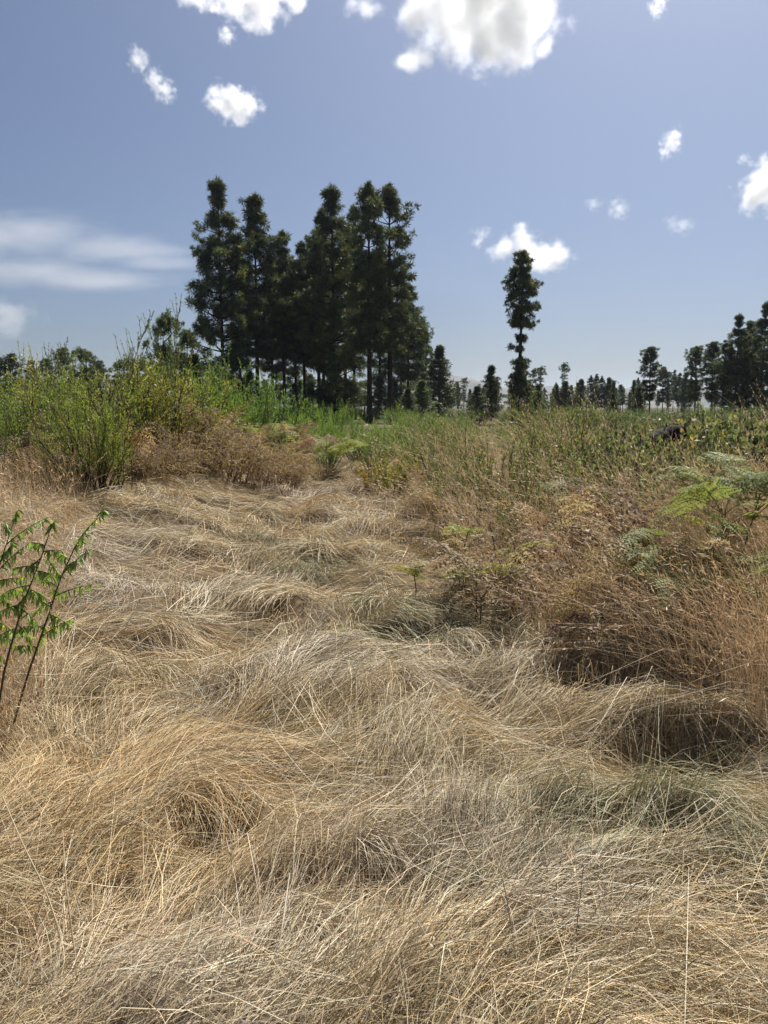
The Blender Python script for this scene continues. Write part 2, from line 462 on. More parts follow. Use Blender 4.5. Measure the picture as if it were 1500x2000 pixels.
def pine_meshes(seed, H, cb, wid, prof='cone', tiers=26, per=5, ncl=4, gap=.12, n=34, rc=.55, col=(.066, .085, .038), trunk_r=.26, lean=.25):
    """H height, cb height where the crown begins, wid half width"""
    rng = np.random.RandomState(seed)
    t = np.linspace(0, 1, 12)
    bend = rng.uniform(-1, 1, 2) * lean
    tr = np.stack([bend[0] * np.sin(t * 2.6) * t, bend[1] * np.sin(t * 2.2) * t, t * H * .985], -1)
    rad_ = trunk_r * (1 - t) ** .8 * (1 + .35 * np.exp(-t * 22)) + .02
    bk = Bag(); V, Fq = tubes(tr[None], rad_[None], 9); bk.add(V, Fq, (.05, .04, .03))
    ctr, rcs, LC, LR = [], [], [], []
    side = rng.uniform(0, 6.28)
    for i in range(tiers):
        f = (i + rng.uniform(-.35, .35)) / tiers; f = min(max(f, 0), .985)
        z = cb + (H - cb) * f
        base = np.array([np.interp(z, tr[:, 2], tr[:, 0]), np.interp(z, tr[:, 2], tr[:, 1]), z])
        if prof == 'cone':
            w = wid * (.62 + .38 * min(1, f / .25)) * (1 - .88 * sstep(.38, 1.0, f)) * rng.uniform(.72, 1.12)
        elif prof == 'col':
            w = wid * (.75 + .25 * math.sin(f * 9 + seed)) * (1 - .85 * sstep(.60, 1.0, f)) * rng.uniform(.75, 1.15)
        elif prof == 'lone':
            w = wid * (.52 + .50 * sstep(.45, .72, f)) * (1 - .60 * sstep(.82, 1.0, f)) * rng.uniform(.6, 1.2)
            if .05 < f < .68 and rng.rand() < .22: continue
        else:  # round topped
            w = wid * math.sqrt(max(.12, 1 - (2 * f - .9) ** 2)) * rng.uniform(.8, 1.1)
        m = max(2, int(per * rng.uniform(.7, 1.3)))
        a0 = rng.uniform(0, 6.28)
        for j in range(m):
            if rng.rand() < gap: continue
            a = a0 + j * 6.283 / m + rng.uniform(-.4, .4)
            L = w * rng.uniform(.42, 1.22)
            rise = rng.uniform(.05, .42) * (.6 + f)
            dr = np.array([math.cos(a), math.sin(a), rise])
            s = np.linspace(0, 1, 4)[:, None]
            path = base + dr * L * s + np.array([0, 0, .18 * L]) * s ** 2
            LC.append(path); LR.append(np.array([.055, .04, .028, .015]) * (.6 + .25 * L))
            k = max(1, int(round(ncl * (.5 + .5 * L / wid))))
            tt = rng.uniform(.60, 1.04, k); tt[0] = 1.0
            for q in tt:
                p = base + dr * L * q + np.array([0, 0, .18 * L * q * q]) + rng.randn(3) * np.array([.40, .40, .22]) * min(1, L)
                ctr.append(p); rcs.append(rc * rng.uniform(.65, 1.25))
    ctr.append(tr[-1]); rcs.append(rc)
    V, Fq = tubes(np.array(LC), np.array(LR), 4); bk.add(V, Fq, (.05, .04, .03))
    cr = Bag(); needle_clumps(cr, np.array(ctr), np.array(rcs), n, rc * .62, .085, rng, col)
    return bk.mesh('trunk', M_BARK), cr.mesh('crown', M_NEEDLE, False), H


PINE = {
    'A': pine_meshes(11, 25, 1.5, 4.5, 'cone', 28, 6, 7, .12, rc=.74, n=84),
    'B': pine_meshes(12, 25, 7.5, 4.2, 'cone', 23, 6, 7, .13, rc=.72, n=80),
    'C': pine_meshes(13, 25, 8.0, 3.6, 'cone', 23, 6, 6, .13, rc=.70, n=80),
    'D': pine_meshes(14, 25, 7.5, 3.9, 'col', 21, 5, 7, .15, rc=.72, n=84, trunk_r=.34),
    'E': pine_meshes(15, 25, 5.0, 3.6, 'col', 24, 5, 6, .14, rc=.70, n=72),
    'L': pine_meshes(16, 17, 1.2, 1.5, 'lone', 28, 6, 7, .14, rc=.48, n=64, trunk_r=.26, lean=.5),
    'S': pine_meshes(17, 8, 3.0, 2.0, 'round', 12, 6, 5, .16, rc=.50, n=60, trunk_r=.13, lean=.5, col=(.085, .11, .05)),
    'K': pine_meshes(18, 9, .6, 1.15, 'cone', 28, 6, 3, .05, rc=.44, n=40, trunk_r=.12, col=(.07, .09, .038)),
    'Q': pine_meshes(21, 9, .4, .95, 'col', 26, 6, 3, .10, rc=.42, n=38, trunk_r=.12, lean=.5, col=(.07, .09, .038)),
    'J': pine_meshes(22, 11, 3.5, 1.3, 'cone', 17, 5, 4, .2, rc=.44, n=38, trunk_r=.13, lean=.6, col=(.07, .09, .038)),
    'T': pine_meshes(19, 13, 4.0, 1.5, 'lone', 18, 5, 4, .18, rc=.50, n=40, trunk_r=.13),
    'G': pine_meshes(20, 18, 5.0, 2.6, 'round', 20, 5, 6, .16, rc=.62, n=70, trunk_r=.2, lean=.6),
}


def pine(kind, px, top, D, label, group, wide=1.0, rz=None, tint=(1, 1, 1), sink=0.0):
    tm, cm, H = PINE[kind]
    x = (px - 750) / 1500 * D; z0 = float(ground_h(x, D)) - .1 - sink
    h = at(px, top, D)[2] - z0
    s = h / H
    o = link('pine_tree', None, None, (x, D, z0), R.uniform(0, 6.28) if rz is None else rz, (s * wide, s * wide, s))
    tag(o, label, 'tree', group)
    link('trunk', tm, o); c = link('crown', cm, o); c.color = (*tint, 1)
    return o


GM = 'tall dark pines of the main stand'
for a in [
    ('A', 441, 346, 80, 'tall broad pine at the outer left of the main stand, highest of all', .84),
    ('B', 506, 380, 84, 'pine second from the left in the main stand, pointed top just below its neighbour', .95),
    ('C', 558, 448, 88, 'shorter pine stepping down beside the V-shaped gap of the main stand', .9),
    ('C', 597, 470, 86, 'lower pine on the near side of the middle peak of the main stand', .9),
    ('A', 655, 360, 82, 'broad pointed pine forming the middle peak of the main stand', .95),
    ('C', 634, 404, 90, 'slim pine shouldering the middle peak of the main stand', .8),
    ('C', 693, 398, 92, 'slim pine squeezed between the middle peak and the twin tops', .7),
    ('D', 722, 353, 74, 'tall pine with a thick dark bare trunk, first of the twin tops', .85),
    ('D', 762, 357, 78, 'tall pine on the right of the twin tops with an overhanging branch', .95),
    ('B', 796, 556, 108, 'shorter lit pine leaning out below the twin tops', 1.0),
    ('E', 474, 470, 98, 'pine filling the back of the main stand between its first two tops', .9),
    ('B', 535, 500, 102, 'pine deep inside the main stand below its second top', 1.0),
    ('E', 580, 520, 104, 'pine deep inside the main stand under the V-shaped gap', 1.0),
    ('B', 625, 470, 100, 'pine deep inside the main stand before the middle peak', 1.0),
    ('B', 676, 480, 104, 'pine deep inside the main stand behind the middle peak', 1.0),
    ('E', 742, 470, 106, 'pine deep inside the main stand behind the twin tops', 1.0),
    ('E', 782, 530, 118, 'pine at the back of the main stand beside the overhanging branch', .9),
]:
    pine(a[0], a[1], a[2], a[3], a[4], GM, a[5] * 1.0)
for i, (px, top) in enumerate([(455, 712), (490, 700), (520, 716), (548, 706), (578, 722), (606, 704), (632, 718), (662, 706), (690, 716), (712, 724), (742, 708), (770, 716), (795, 728)]):
    pine('K' if i % 3 else 'S', px, top + 26, 96 + (i * 7) % 22, 'young pine in the shade under the main stand', 'young pines under the main stand', 1.7 if i % 3 else 1.3)
GD = 'smaller pines trailing off the main stand'
pine('T', 818, 628, 130, 'thin pine with a long bare trunk trailing off the main stand', GD, 1.1)
pine('B', 829, 650, 128, 'bushy-topped pine trailing off the main stand', GD, 1.0)
pine('K', 857, 674, 100, 'narrow dark column pine standing clear beside the main stand', GD, 1.25)
pine('K', 824, 742, 85, 'young bright green pine at the foot of the trailing pines', GD, 1.9, tint=(1.3, 1.5, .9))
pine('K', 797, 757, 80, 'young dark pine at the right foot of the main stand', GD, 1.6)
pine('S', 876, 762, 120, 'small round dark pine right of the narrow column pine', GD, 1.1)
GS = 'small pines left of the main stand'
pine('S', 330, 627, 58, 'small round-topped pine with a bare stem behind the tall sprigs', GS, .62, rz=.5, tint=(1.15, 1.15, 1.1))
pine('S', 372, 655, 70, 'small dark pine tucked against the left foot of the main stand', GS, .7)
pine('K', 388, 690, 66, 'bushy little pine under the tallest pine', GS, 1.1)
pine('S', 290, 712, 90, 'low dark pine showing between the tall green sprigs', GS, 1.3)
pine('S', 250, 708, 95, 'low rounded pine rising behind the big green broom', GS, 1.2)
pine('S', 425, 720, 72, 'low dark pine between broom and main stand', GS, 1.3)
GL = 'dark pines along the far left skyline'
for px, top, kd, w, lb in [(8, 697, 'G', 1.2, 'pine at the very edge of the dark left skyline'), (38, 690, 'G', 1.0, 'round pine second along the dark left skyline'),
                           (72, 703, 'B', 1.2, 'pointed pine in the dip of the dark left skyline'), (102, 700, 'G', 1.1, 'flat-topped pine of the dark left skyline'),
                           (138, 679, 'G', 1.1, 'highest pine of the dark left skyline'), (176, 690, 'S', 1.0, 'pine of the left skyline just behind the broom top'),
                           (205, 704, 'G', 1.2, 'last pine of the dark left skyline beside the sprigs'), (-30, 690, 'G', 1.2, 'pine half cut by the picture edge on the left skyline')]:
    pine(kd, px, top, R.uniform(120, 150), lb, GL, w)
pine('L', 1010, 498, 75, 'tall lone pine with sparse tiers standing by itself', None, .88, rz=2.2)
GF = 'scattered far pines on the plain'
for px, top, D, kd, w, lb in [
    (930, 754, 85, 'K', 1.9, 'cone-shaped little pine left of the dark column pine'),
    (957, 713, 88, 'K', 1.35, 'dense dark column pine left of the lone pine'),
    (1028, 742, 95, 'K', 1.4, 'bushy small pine at the foot of the lone pine'),
    (1038, 722, 150, 'T', 1.0, 'slender far pine, first of a pair right of the lone pine'),
    (1050, 718, 150, 'T', 1.1, 'slender far pine, second of a pair right of the lone pine'),
    (1047, 750, 80, 'K', 1.5, 'dark leafy little pine below the slender pair'),
    (1084, 752, 150, 'K', .9, 'thin spindle pine left of the spiky far pine'),
    (1096, 711, 160, 'T', .9, 'spiky far pine with a bare neck'),
    (1100, 744, 150, 'K', 1.5, 'broad low pine under the spiky far pine'),
    (1111, 752, 155, 'K', 1.0, 'short pine just right of the spiky far pine'),
    (1130, 740, 150, 'K', 1.3, 'small cone pine standing apart mid-plain'),
    (1149, 733, 155, 'E', 1.3, 'first of the dense trio of far pines'),
    (1160, 730, 158, 'E', 1.3, 'middle of the dense trio of far pines'),
    (1170, 734, 156, 'E', 1.2, 'last of the dense trio of far pines'),
    (1184, 738, 155, 'K', 1.1, 'narrow pine right of the dense trio'),
    (1193, 745, 150, 'K', .8, 'thin leaning pine above the stubby dark pine'),
    (1190, 768, 60, 'Q', 1.2, 'stubby dark pine standing close, before the far pines'),
    (1232, 742, 140, 'K', .9, 'thin pine left of the bare-stemmed round pine'),
    (1243, 752, 110, 'K', 1.3, 'short dark pine at the foot of the bare-stemmed round pine'),
    (1264, 677, 105, 'G', 1.05, 'bare-stemmed pine with a round cloudlike crown'),
    (1289, 716, 150, 'G', .9, 'small round pine just right of the cloudlike crown'),
    (1298, 726, 150, 'T', 1.1, 'thin-topped pine beyond the cloudlike crown'),
    (1309, 722, 170, 'C', .8, 'pencil-thin pine in the middle of the far row'),
    (1319, 728, 165, 'C', 1.1, 'straight pine in the far row left of the grove'),
    (1331, 727, 160, 'B', 1.1, 'wider pine in the far row left of the grove'),
    (1342, 735, 170, 'E', 1.1, 'last pine of the far row before the grove'),
]:
    pine(kd, px, top, D, lb, GF, w)
GX = 'slender pines in the hazy far band'
rx_ = np.random.RandomState(55)
for i in range(46):
    px = rx_.uniform(1055, 1420) if i < 34 else rx_.uniform(835, 1010)
    pine(['K', 'T', 'C', 'J', 'B', 'Q', 'J', 'E'][i % 8], px, rx_.uniform(736, 770), rx_.uniform(190, 300), 'slender far pine in the hazy band along the right horizon' if px > 1040 else 'slender far pine in the hazy band left of the lone pine', GX, rx_.uniform(.8, 1.4))
GR = 'pines of the right-hand grove'
for px, top, D, kd, w, lb in [
    (1352, 676, 100, 'G', .95, 'round-headed pine leading the right-hand grove'),
    (1384, 667, 96, 'G', 1.0, 'flat-headed pine second in the right-hand grove'),
    (1404, 664, 92, 'E', 1.2, 'dense dark pine third in the right-hand grove'),
    (1429, 612, 92, 'A', .95, 'pointed pine halfway up the rising right-hand grove'),
    (1450, 626, 96, 'B', 1.0, 'pine between the two pointed tops of the right-hand grove'),
    (1477, 588, 90, 'A', .95, 'highest pointed pine of the right-hand grove'),
    (1498, 640, 86, 'E', 1.2, 'dense pine at the picture edge in the right-hand grove'),
    (1440, 690, 105, 'E', 1.3, 'low pine deep inside the right-hand grove'),
    (1467, 680, 108, 'E', 1.3, 'dark pine behind the highest top of the right-hand grove'),
    (1415, 700, 112, 'E', 1.2, 'low pine at the back of the right-hand grove'),
    (1535, 600, 92, 'A', 1.0, 'pine just past the picture edge of the right-hand grove'),
]:
    pine(kd, px, top, D, lb, GR, w)
# ------------------------------------------------------------------ trodden dry grass (uncountable)
STRAW = np.array([1.08, 1.07, .96]) * np.array([[.62, .50, .32], [.54, .42, .26], [.60, .52, .38], [.46, .35, .21], [.56, .40, .22], [.50, .45, .34], [.40, .31, .20]])


def patch_colour(x, y, rng, n):
    """colour of the grass itself: straw, rusty, bleached and still-green patches"""
    k = rng.choice(len(STRAW), len(x), p=[.2, .2, .17, .13, .1, .12, .08])
    c = STRAW[k] * rng.uniform(.78, 1.12, (len(x), 1))
    rust = sstep(.60, .78, fbm(x * .8, y * .5, 61, 3))[:, None]
    c = c * (1 - rust) + c * np.array([1.02, .94, .82]) * rust
    grey = sstep(.58, .74, fbm(x * 1.1 + 40, y * .9, 66, 3))[:, None]
    c = c * (1 - grey) + (c * .45 + .55 * c.mean(1, keepdims=True) * np.array([1.12, 1.0, .82])) * grey
    gr = np.zeros(len(x))
    for (gxx, gyy), r in ((gpx(1150, 1615), .42), (gpx(1300, 1650), .32), (gpx(1060, 1650), .25), (gpx(1220, 1690), .3), (gpx(740, 1255), .6), (gpx(850, 1250), .5), (gpx(960, 1790), .16), (gpx(600, 1110), .5), (gpx(690, 1200), .4), (gpx(500, 1080), .5)):
        gr = np.maximum(gr, np.exp(-((x - gxx) ** 2 + ((y - gyy) * 1.3) ** 2) / r ** 2 * 1.6))
    gr = (gr * sstep(.05, .3, rng.rand(len(x))))[:, None] * .95
    c = c * (1 - gr) + np.array([.20, .235, .11]) * rng.uniform(.7, 1.25, (len(x), 1)) * gr
    return c


def flow(x, y):
    """lie of the grass: combed across the track, swirling in locks"""
    a = math.pi * 0.02 + 2.6 * (fbm(x * .42 + 5, y * .36, 21, 2) - .5) * 2 + 2.0 * (fbm(x * 1.3, y * 1.2, 25, 2) - .5) * 2
    return a


def grass_mat(name, label, ntuft, nper, dlo, dhi, seed, K=5):
    rng = np.random.RandomState(seed)
    far = name != 'trodden_grass'; u = rng.rand(ntuft); D = 1 / (1 / dhi + u * (1 / dlo - 1 / dhi))
    x = rng.uniform(-1, 1, ntuft) * (.60 * D + .9); y = D
    kp = (in_hollow(x, y) > .75) | (rng.rand(ntuft) < .25); x, y, D = x[kp], y[kp], D[kp]; ntuft = len(x)
    th = flow(x, y) + rng.randn(ntuft) * .22
    L = rng.uniform(.36, .82, ntuft); arch = rng.uniform(.002, .035, ntuft) + .07 * (rng.rand(ntuft) < .10); curl = rng.randn(ntuft) * .6
    lift = rng.uniform(.0, .05, ntuft) + .07 * rng.rand(ntuft) ** 3
    stand = (rng.rand(ntuft) < .03) * rng.uniform(.10, .26, ntuft)      # tufts that stick up
    rep = lambda a: np.repeat(a, nper)
    N = ntuft * nper; tc = patch_colour(x, y, rng, ntuft)
    X0 = rep(x) + rng.randn(N) * .05; Y0 = rep(y) + rng.randn(N) * .05
    A = rep(th) + rng.randn(N) * .24 + (rng.rand(N) < .14) * rng.randn(N) * 1.2
    LL = rep(L) * rng.uniform(.6, 1.25, N); CU = rep(curl) + rng.randn(N) * .25
    AR = rep(arch) * rng.uniform(.5, 1.5, N); LI = rep(lift) * rng.uniform(.2, 1.6, N); ST = rep(stand) * rng.uniform(.6, 1.2, N)
    t = np.linspace(0, 1, K)
    ang = A[:, None] + CU[:, None] * t[None]
    step = (LL / (K - 1))[:, None]
    cx = X0[:, None] + np.concatenate([np.zeros((N, 1)), np.cumsum(np.cos(ang[:, :-1]) * step, 1)], 1)
    cy = Y0[:, None] + np.concatenate([np.zeros((N, 1)), np.cumsum(np.sin(ang[:, :-1]) * step, 1)], 1)
    sq = np.where(ST > 0, .55, 1.0)[:, None]
    cx = X0[:, None] + (cx - X0[:, None]) * sq; cy = Y0[:, None] + (cy - Y0[:, None]) * sq
    cz = ground_h(cx, cy) + .006 + LI[:, None] * sstep(0, .5, t)[None] + AR[:, None] * (4 * t * (1 - t))[None] ** .8 + ST[:, None] * (t ** .8)[None]
    C = np.stack([cx, cy, cz], -1)
    w = rng.uniform(.0011, .0026, N) * np.maximum(1, Y0 / 3.2) ** .85
    W = w[:, None] * np.array([.9, 1, .95, .7, .12])[None, :] if K == 5 else w[:, None] * np.linspace(1, .15, K)[None]
    V, Fq = ribbons(C, W, .7, rng)
    col = rep(np.arange(ntuft)); cc = tc[col] * rng.uniform(.42, 1.34, (N, 1)) * (1 + rng.randn(N, 3) * .03)
    cc = np.repeat(cc, K * 2, 0)
    o = link(name, mesh(name, V, Fq, M_STRAW, cc))
    tag(o, label, None, None, 'stuff'); return o


grass_mat('trodden_grass', 'flattened dry straw grass covering the track', 8300, 20, 1.15, 16, 101, 5)
grass_mat('distant_track_grass', 'flattened dry straw grass on the far half of the track', 5200, 13, 7.5, 24, 104, 4)
grass_mat('meadow_grass', 'rough dry grass between the shrubs further off', 1900, 12, 20, 80, 102, 4)


def standing(name, label, n, place, hmin, hmax, seed, cols, head=.5, wid=(.0012, .0024), lean=.35, wind=.25):
    rng = np.random.RandomState(seed)
    x, y = place(rng, n); n = len(x); K = 5; t = np.linspace(0, 1, K)
    h = rng.uniform(hmin, hmax, n) * (.6 + .8 * fbm(x * .7, y * .7, seed, 2)) * (1 + .45 * sstep(5.5, 10, y))
    a = rng.uniform(0, 6.283, n); ln = np.abs(rng.randn(n)) * lean
    bx = np.cos(a) * ln + wind * rng.rand(n) * -1; by = np.sin(a) * ln
    kink = rng.uniform(1.3, 2.6, n)
    cx = x[:, None] + (bx * h)[:, None] * t[None] ** kink[:, None]; cy = y[:, None] + (by * h)[:, None] * t[None] ** kink[:, None]
    cz = ground_h(x, y)[:, None] + h[:, None] * (t[None] - .28 * (np.minimum(ln, 1.2)[:, None]) * t[None] ** 3)
    C = np.stack([cx, cy, cz], -1)
    w = rng.uniform(*wid, n) * np.maximum(1, y / 3.2) ** .75
    V, Fq = ribbons(C, w[:, None] * np.array([1, 1, .9, .7, .35])[None], 1.0, rng)
    base = cols[rng.choice(len(cols), n)] * rng.uniform(.75, 1.3, (n, 1))
    rust = sstep(.52, .68, fbm(x * .9, y * .6, 77, 2))[:, None]
    base = base * (1 - rust) + base * np.array([.97, .93, .86]) * rust
    b = Bag(); b.add(V, Fq, np.repeat(base, K * 2, 0))
    hd = np.where(rng.rand(n) < head)[0]
    m = 7; P = C[hd][:, -1][:, None] - (C[hd][:, -1] - C[hd][:, -2])[:, None] * np.linspace(0, 1.0, m)[None, :, None]
    dirs = (C[hd][:, -1] - C[hd][:, -2])[:, None] * .6 + rng.randn(len(hd), m, 3) * .05
    sc = np.repeat(np.maximum(1, y[hd] / 3.2) ** .75, m)
    V, Fl = leaves(P.reshape(-1, 3), dirs.reshape(-1, 3), rng.uniform(.025, .06, len(hd) * m), rng.uniform(.002, .005, len(hd) * m) * sc, rng)
    b.add(V, Fl, np.repeat(np.repeat(base[hd] * np.array([1.08, 1.0, .95]), m, 0), 4, 0))
    o = link(name, b.mesh(name, M_STEM)); tag(o, label, None, None, 'stuff'); return o


def in_right(rng, n):
    D = 1 / (1 / 17 + rng.rand(n) * (1 / 3.3 - 1 / 17)); x = x_right(D) + rng.rand(n) ** 1.1 * (.62 * D + 1.0 - x_right(D))
    ok = (fbm(x * 1.1, D * 1.1, 31, 2) > .40) & (rng.rand(n) < .35 + .65 * sstep(.3, 1.1, x - x_right(D))); return x[ok], D[ok]


def in_left(rng, n):
    D = 1 / (1 / 17 + rng.rand(n) * (1 / 2.8 - 1 / 17)); x = x_left(D) - rng.rand(n) ** 1.2 * (.62 * D + 1.0 + x_left(D)).clip(.3)
    ok = (fbm(x * 1.0, D * 1.0, 35, 2) > .44); return x[ok], D[ok]


DRY = np.array([[.52, .42, .28], [.60, .50, .35], [.46, .35, .24], [.44, .37, .27], [.54, .40, .28], [.66, .58, .44]])
standing('standing_grass', 'tangled standing dry grass in the thicket right of the track', 30000, in_right, .36, .92, 201, DRY * np.array([1.1, 1.08, 1.05]), .4, wid=(.0009, .0017), lean=.6, wind=.45)
standing('bank_grass', 'standing dry grass on the bank left of the track', 9000, in_left, .22, .55, 202, DRY * np.array([1.02, .99, .93]), .35, lean=.6, wid=(.0010, .0019))


def loose(rng, n):
    D = 1 / (1 / 12 + rng.rand(n) * (1 / 1.3 - 1 / 12)); return rng.uniform(-1, 1, n) * (.6 * D + .6), D


standing('loose_stems', 'loose thin stems poking out of the flattened grass', 900, loose, .14, .36, 203, DRY * 1.05, .12, lean=.9, wind=.5)

# ------------------------------------------------------------------ shrubs
def shrub_meshes(seed, h, w, nst, ntw, nlf, ll, lw, upright=1.0, leafcol=(.09, .13, .04), stemcol=(.09, .07, .045), tw_len=.4, arch=0.0, bare=.2, lvar=.25, warm=.08, droop=0.0, yellow=0.0):
    rng = np.random.RandomState(seed); K = 6; t = np.linspace(0, 1, K)
    a = rng.uniform(0, 6.283, nst); r0 = rng.rand(nst) ** .5 * w * .25
    spread = rng.rand(nst) ** .6 * w * .8; hh = h * rng.uniform(.55, 1.0, nst) * (1 - .35 * (spread / (w + 1e-6)) ** 2)
    ca, sa = np.cos(a), np.sin(a)
    rr = r0[:, None] + spread[:, None] * t[None] ** (1.0 / upright if upright < 1 else 1.0)
    zz = hh[:, None] * (t[None] - arch * t[None] ** 3)
    wob = np.cumsum(rng.randn(nst, K, 2), 1) * .035 * h
    C = np.stack([ca[:, None] * rr + wob[..., 0], sa[:, None] * rr + wob[..., 1], zz], -1)
    st = Bag(); V, Fq = tubes(C, (np.array([1, .85, .7, .5, .35, .15])[None] * .011 * h * rng.uniform(.6, 1.2, (nst, 1))), 3)
    st.add(V, Fq, np.repeat(np.array(stemcol) * rng.uniform(.7, 1.3, (nst, 1)), K * 3, 0))
    # twigs
    M = nst * ntw; si = np.repeat(np.arange(nst), ntw); u = bare + (1 - bare) * rng.rand(M) ** .8
    f = u * (K - 1); i0 = np.minimum(f.astype(int), K - 2); fr = (f - i0)[:, None]
    P = C[si, i0] * (1 - fr) + C[si, i0 + 1] * fr
    T = nrm(C[si, i0 + 1] - C[si, i0]); out = np.stack([ca[si], sa[si], np.zeros(M)], -1)
    d = nrm(T * .7 * upright + nrm(rng.randn(M, 3)) * .75 + out * .25 + np.array([0, 0, .45 * upright]))
    L = tw_len * rng.uniform(.45, 1.1, M) * (1.1 - .4 * u)
    K2 = 4; t2 = np.linspace(0, 1, K2)
    sag = np.array([0, 0, -1.0]) * (arch * .9 + droop * .5)
    C2 = P[:, None] + d[:, None] * (L[:, None] * t2[None])[..., None] + (sag * (L[:, None] * t2[None] ** 2)[..., None]) + np.array([0, 0, .25 * upright]) * (L[:, None] * t2[None] ** 2)[..., None]
    V, Fq = tubes(C2, np.array([1, .8, .6, .3])[None] * .0035 * h ** .5 * np.ones((M, 1)), 3)
    tcol = (np.array(stemcol) * .6 + np.array(leafcol) * .4) * rng.uniform(.7, 1.3, (M, 1))
    st.add(V, Fq, np.repeat(tcol, K2 * 3, 0))
    # leaves
    Q = M * nlf; ti = np.repeat(np.arange(M), nlf); u2 = rng.rand(Q) ** .7; f = u2 * (K2 - 1); i1 = np.minimum(f.astype(int), K2 - 2); fr = (f - i1)[:, None]
    P2 = C2[ti, i1] * (1 - fr) + C2[ti, i1 + 1] * fr
    T2 = nrm(C2[ti, i1 + 1] - C2[ti, i1])
    d2 = nrm(T2 * .8 * upright + nrm(rng.randn(Q, 3)) * .8 + np.array([0, 0, .25 - droop]))
    V, Fl = leaves(P2, d2, ll * rng.uniform(.6, 1.25, Q), lw * rng.uniform(.7, 1.25, Q), rng, droop * .2)
    lc = np.array(leafcol) * np.repeat(rng.uniform(1 - lvar, 1 + lvar, (M, 1)), nlf, 0) * rng.uniform(.8, 1.2, (Q, 1))
    wm = np.repeat(rng.rand(M, 1) < warm, nlf, 0); lc = np.where(wm, lc.mean(1, keepdims=True) * np.array([1.75, 1.45, .75]), lc)
    if yellow: lc = np.where(rng.rand(Q, 1) < yellow, lc * np.array([2.4, 1.7, .7]), lc)
    fo = Bag(); fo.add(V, Fl, np.repeat(lc, 4, 0))
    return st.mesh('stems', M_TWIG), fo.mesh('foliage', M_LEAF, False), h


GREEN, OLIVE, DEEP = (.215, .285, .085), (.25, .265, .085), (.10, .14, .06)
SH = {
    'broom1': shrub_meshes(31, 2.0, 1.0, 36, 15, 17, .055, .0095, 1.0, GREEN, tw_len=.50),
    'broom2': shrub_meshes(32, 1.7, 1.0, 36, 15, 16, .052, .0095, 1.0, GREEN, tw_len=.45, warm=.04),
    'broom3': shrub_meshes(33, 1.6, 1.1, 36, 15, 16, .050, .010, .9, OLIVE, tw_len=.45, warm=.14),
    'deep': shrub_meshes(34, 1.6, 1.2, 34, 12, 11, .09, .018, .9, DEEP, tw_len=.45),
    'sprig': shrub_meshes(35, 2.0, .22, 4, 18, 16, .05, .012, 1.25, (.15, .19, .095), (.12, .12, .06), tw_len=.42, bare=.3),
    'grey': shrub_meshes(36, 1.1, .7, 26, 12, 11, .040, .017, .9, (.16, .185, .085), (.13, .09, .06), tw_len=.34, warm=.12, lvar=.35),
    'bramble': shrub_meshes(37, 1.0, 1.1, 34, 14, 15, .040, .028, .6, (.17, .19, .115), (.10, .06, .045), tw_len=.34, arch=.45, warm=.10, lvar=.45, bare=.1),
    'yellow': shrub_meshes(38, .8, .6, 20, 10, 10, .05, .02, .8, (.16, .18, .035), (.15, .10, .05), tw_len=.3, warm=.1, yellow=.2),
    'brown': shrub_meshes(39, .9, .8, 40, 12, 5, .06, .007, .7, (.34, .25, .16), (.27, .19, .125), tw_len=.36, arch=.4, warm=0, lvar=.4, droop=.4),
}


def shrub(kind, px, D, h, label, cat='shrub', group=None, wide=1.0, tint=(1, 1, 1), name='broom_shrub', sink=.05):
    sm, fm, H = SH[kind]
    x = (px - 750) / 1500 * D; s = h / H
    o = link(name, None, None, (x, D, float(ground_h(x, D)) - sink), R.uniform(0, 6.28), (s * wide, s * wide, s))
    tag(o, label, cat, group)
    link('stems', sm, o); f = link('foliage', fm, o); f.color = (*tint, 1)
    return o


GB = 'green broom bushes left of the track'
for k, px, D, h, w, tint, lb in [
    ('broom1', 190, 9.4, 1.6, .85, (1.2, 1.15, 1), 'bright green broom in front at the left, its yellow stems rising from dry grass'),
    ('broom3', 200, 12.4, 2.0, 1.15, (1, 1, 1), 'big olive broom with ochre tips behind the bright green one'),
    ('broom1', 95, 12.2, 1.95, .95, (1, 1.05, 1), 'feathery green broom between the picture edge and the olive bush'),
    ('broom2', 15, 11.0, 1.7, .9, (.95, 1.0, .9), 'green broom cut by the left picture edge'),
    ('broom3', 285, 13.4, 1.95, 1.0, (1.1, 1.0, .9), 'ochre-tipped olive broom right of the big olive broom'),
    ('broom2', 345, 14.8, 1.85, .95, (.9, 1, .9), 'mid green broom behind the leafless dark stick'),
    ('broom2', 405, 17.0, 1.95, .95, (.85, 1, 1), 'green broom between the stick and the dark feathery bush'),
    ('broom1', 468, 17.5, 2.4, .8, (.72, .92, .95), 'dark feathery broom rising before the foot of the main stand'),
    ('broom2', 520, 19.0, 2.1, .9, (.75, .95, .95), 'dull green broom on the right flank of the dark feathery one'),
    ('broom2', 60, 15.5, 2.1, 1.0, (.9, 1, .9), 'green broom at the back of the left thicket'),
    ('broom3', 130, 9.6, 1.05, .9, (.8, .8, .8), 'low twiggy broom at the foot of the feathery green one'),
]:
    shrub(k, px, D, h * (.92 if px < 270 else 1.06), lb, 'bush', GB, w * 1.12, (tint[0] * 1.15, tint[1] * 1.12, tint[2]))
GP = 'tall thin green sprigs standing above the broom'
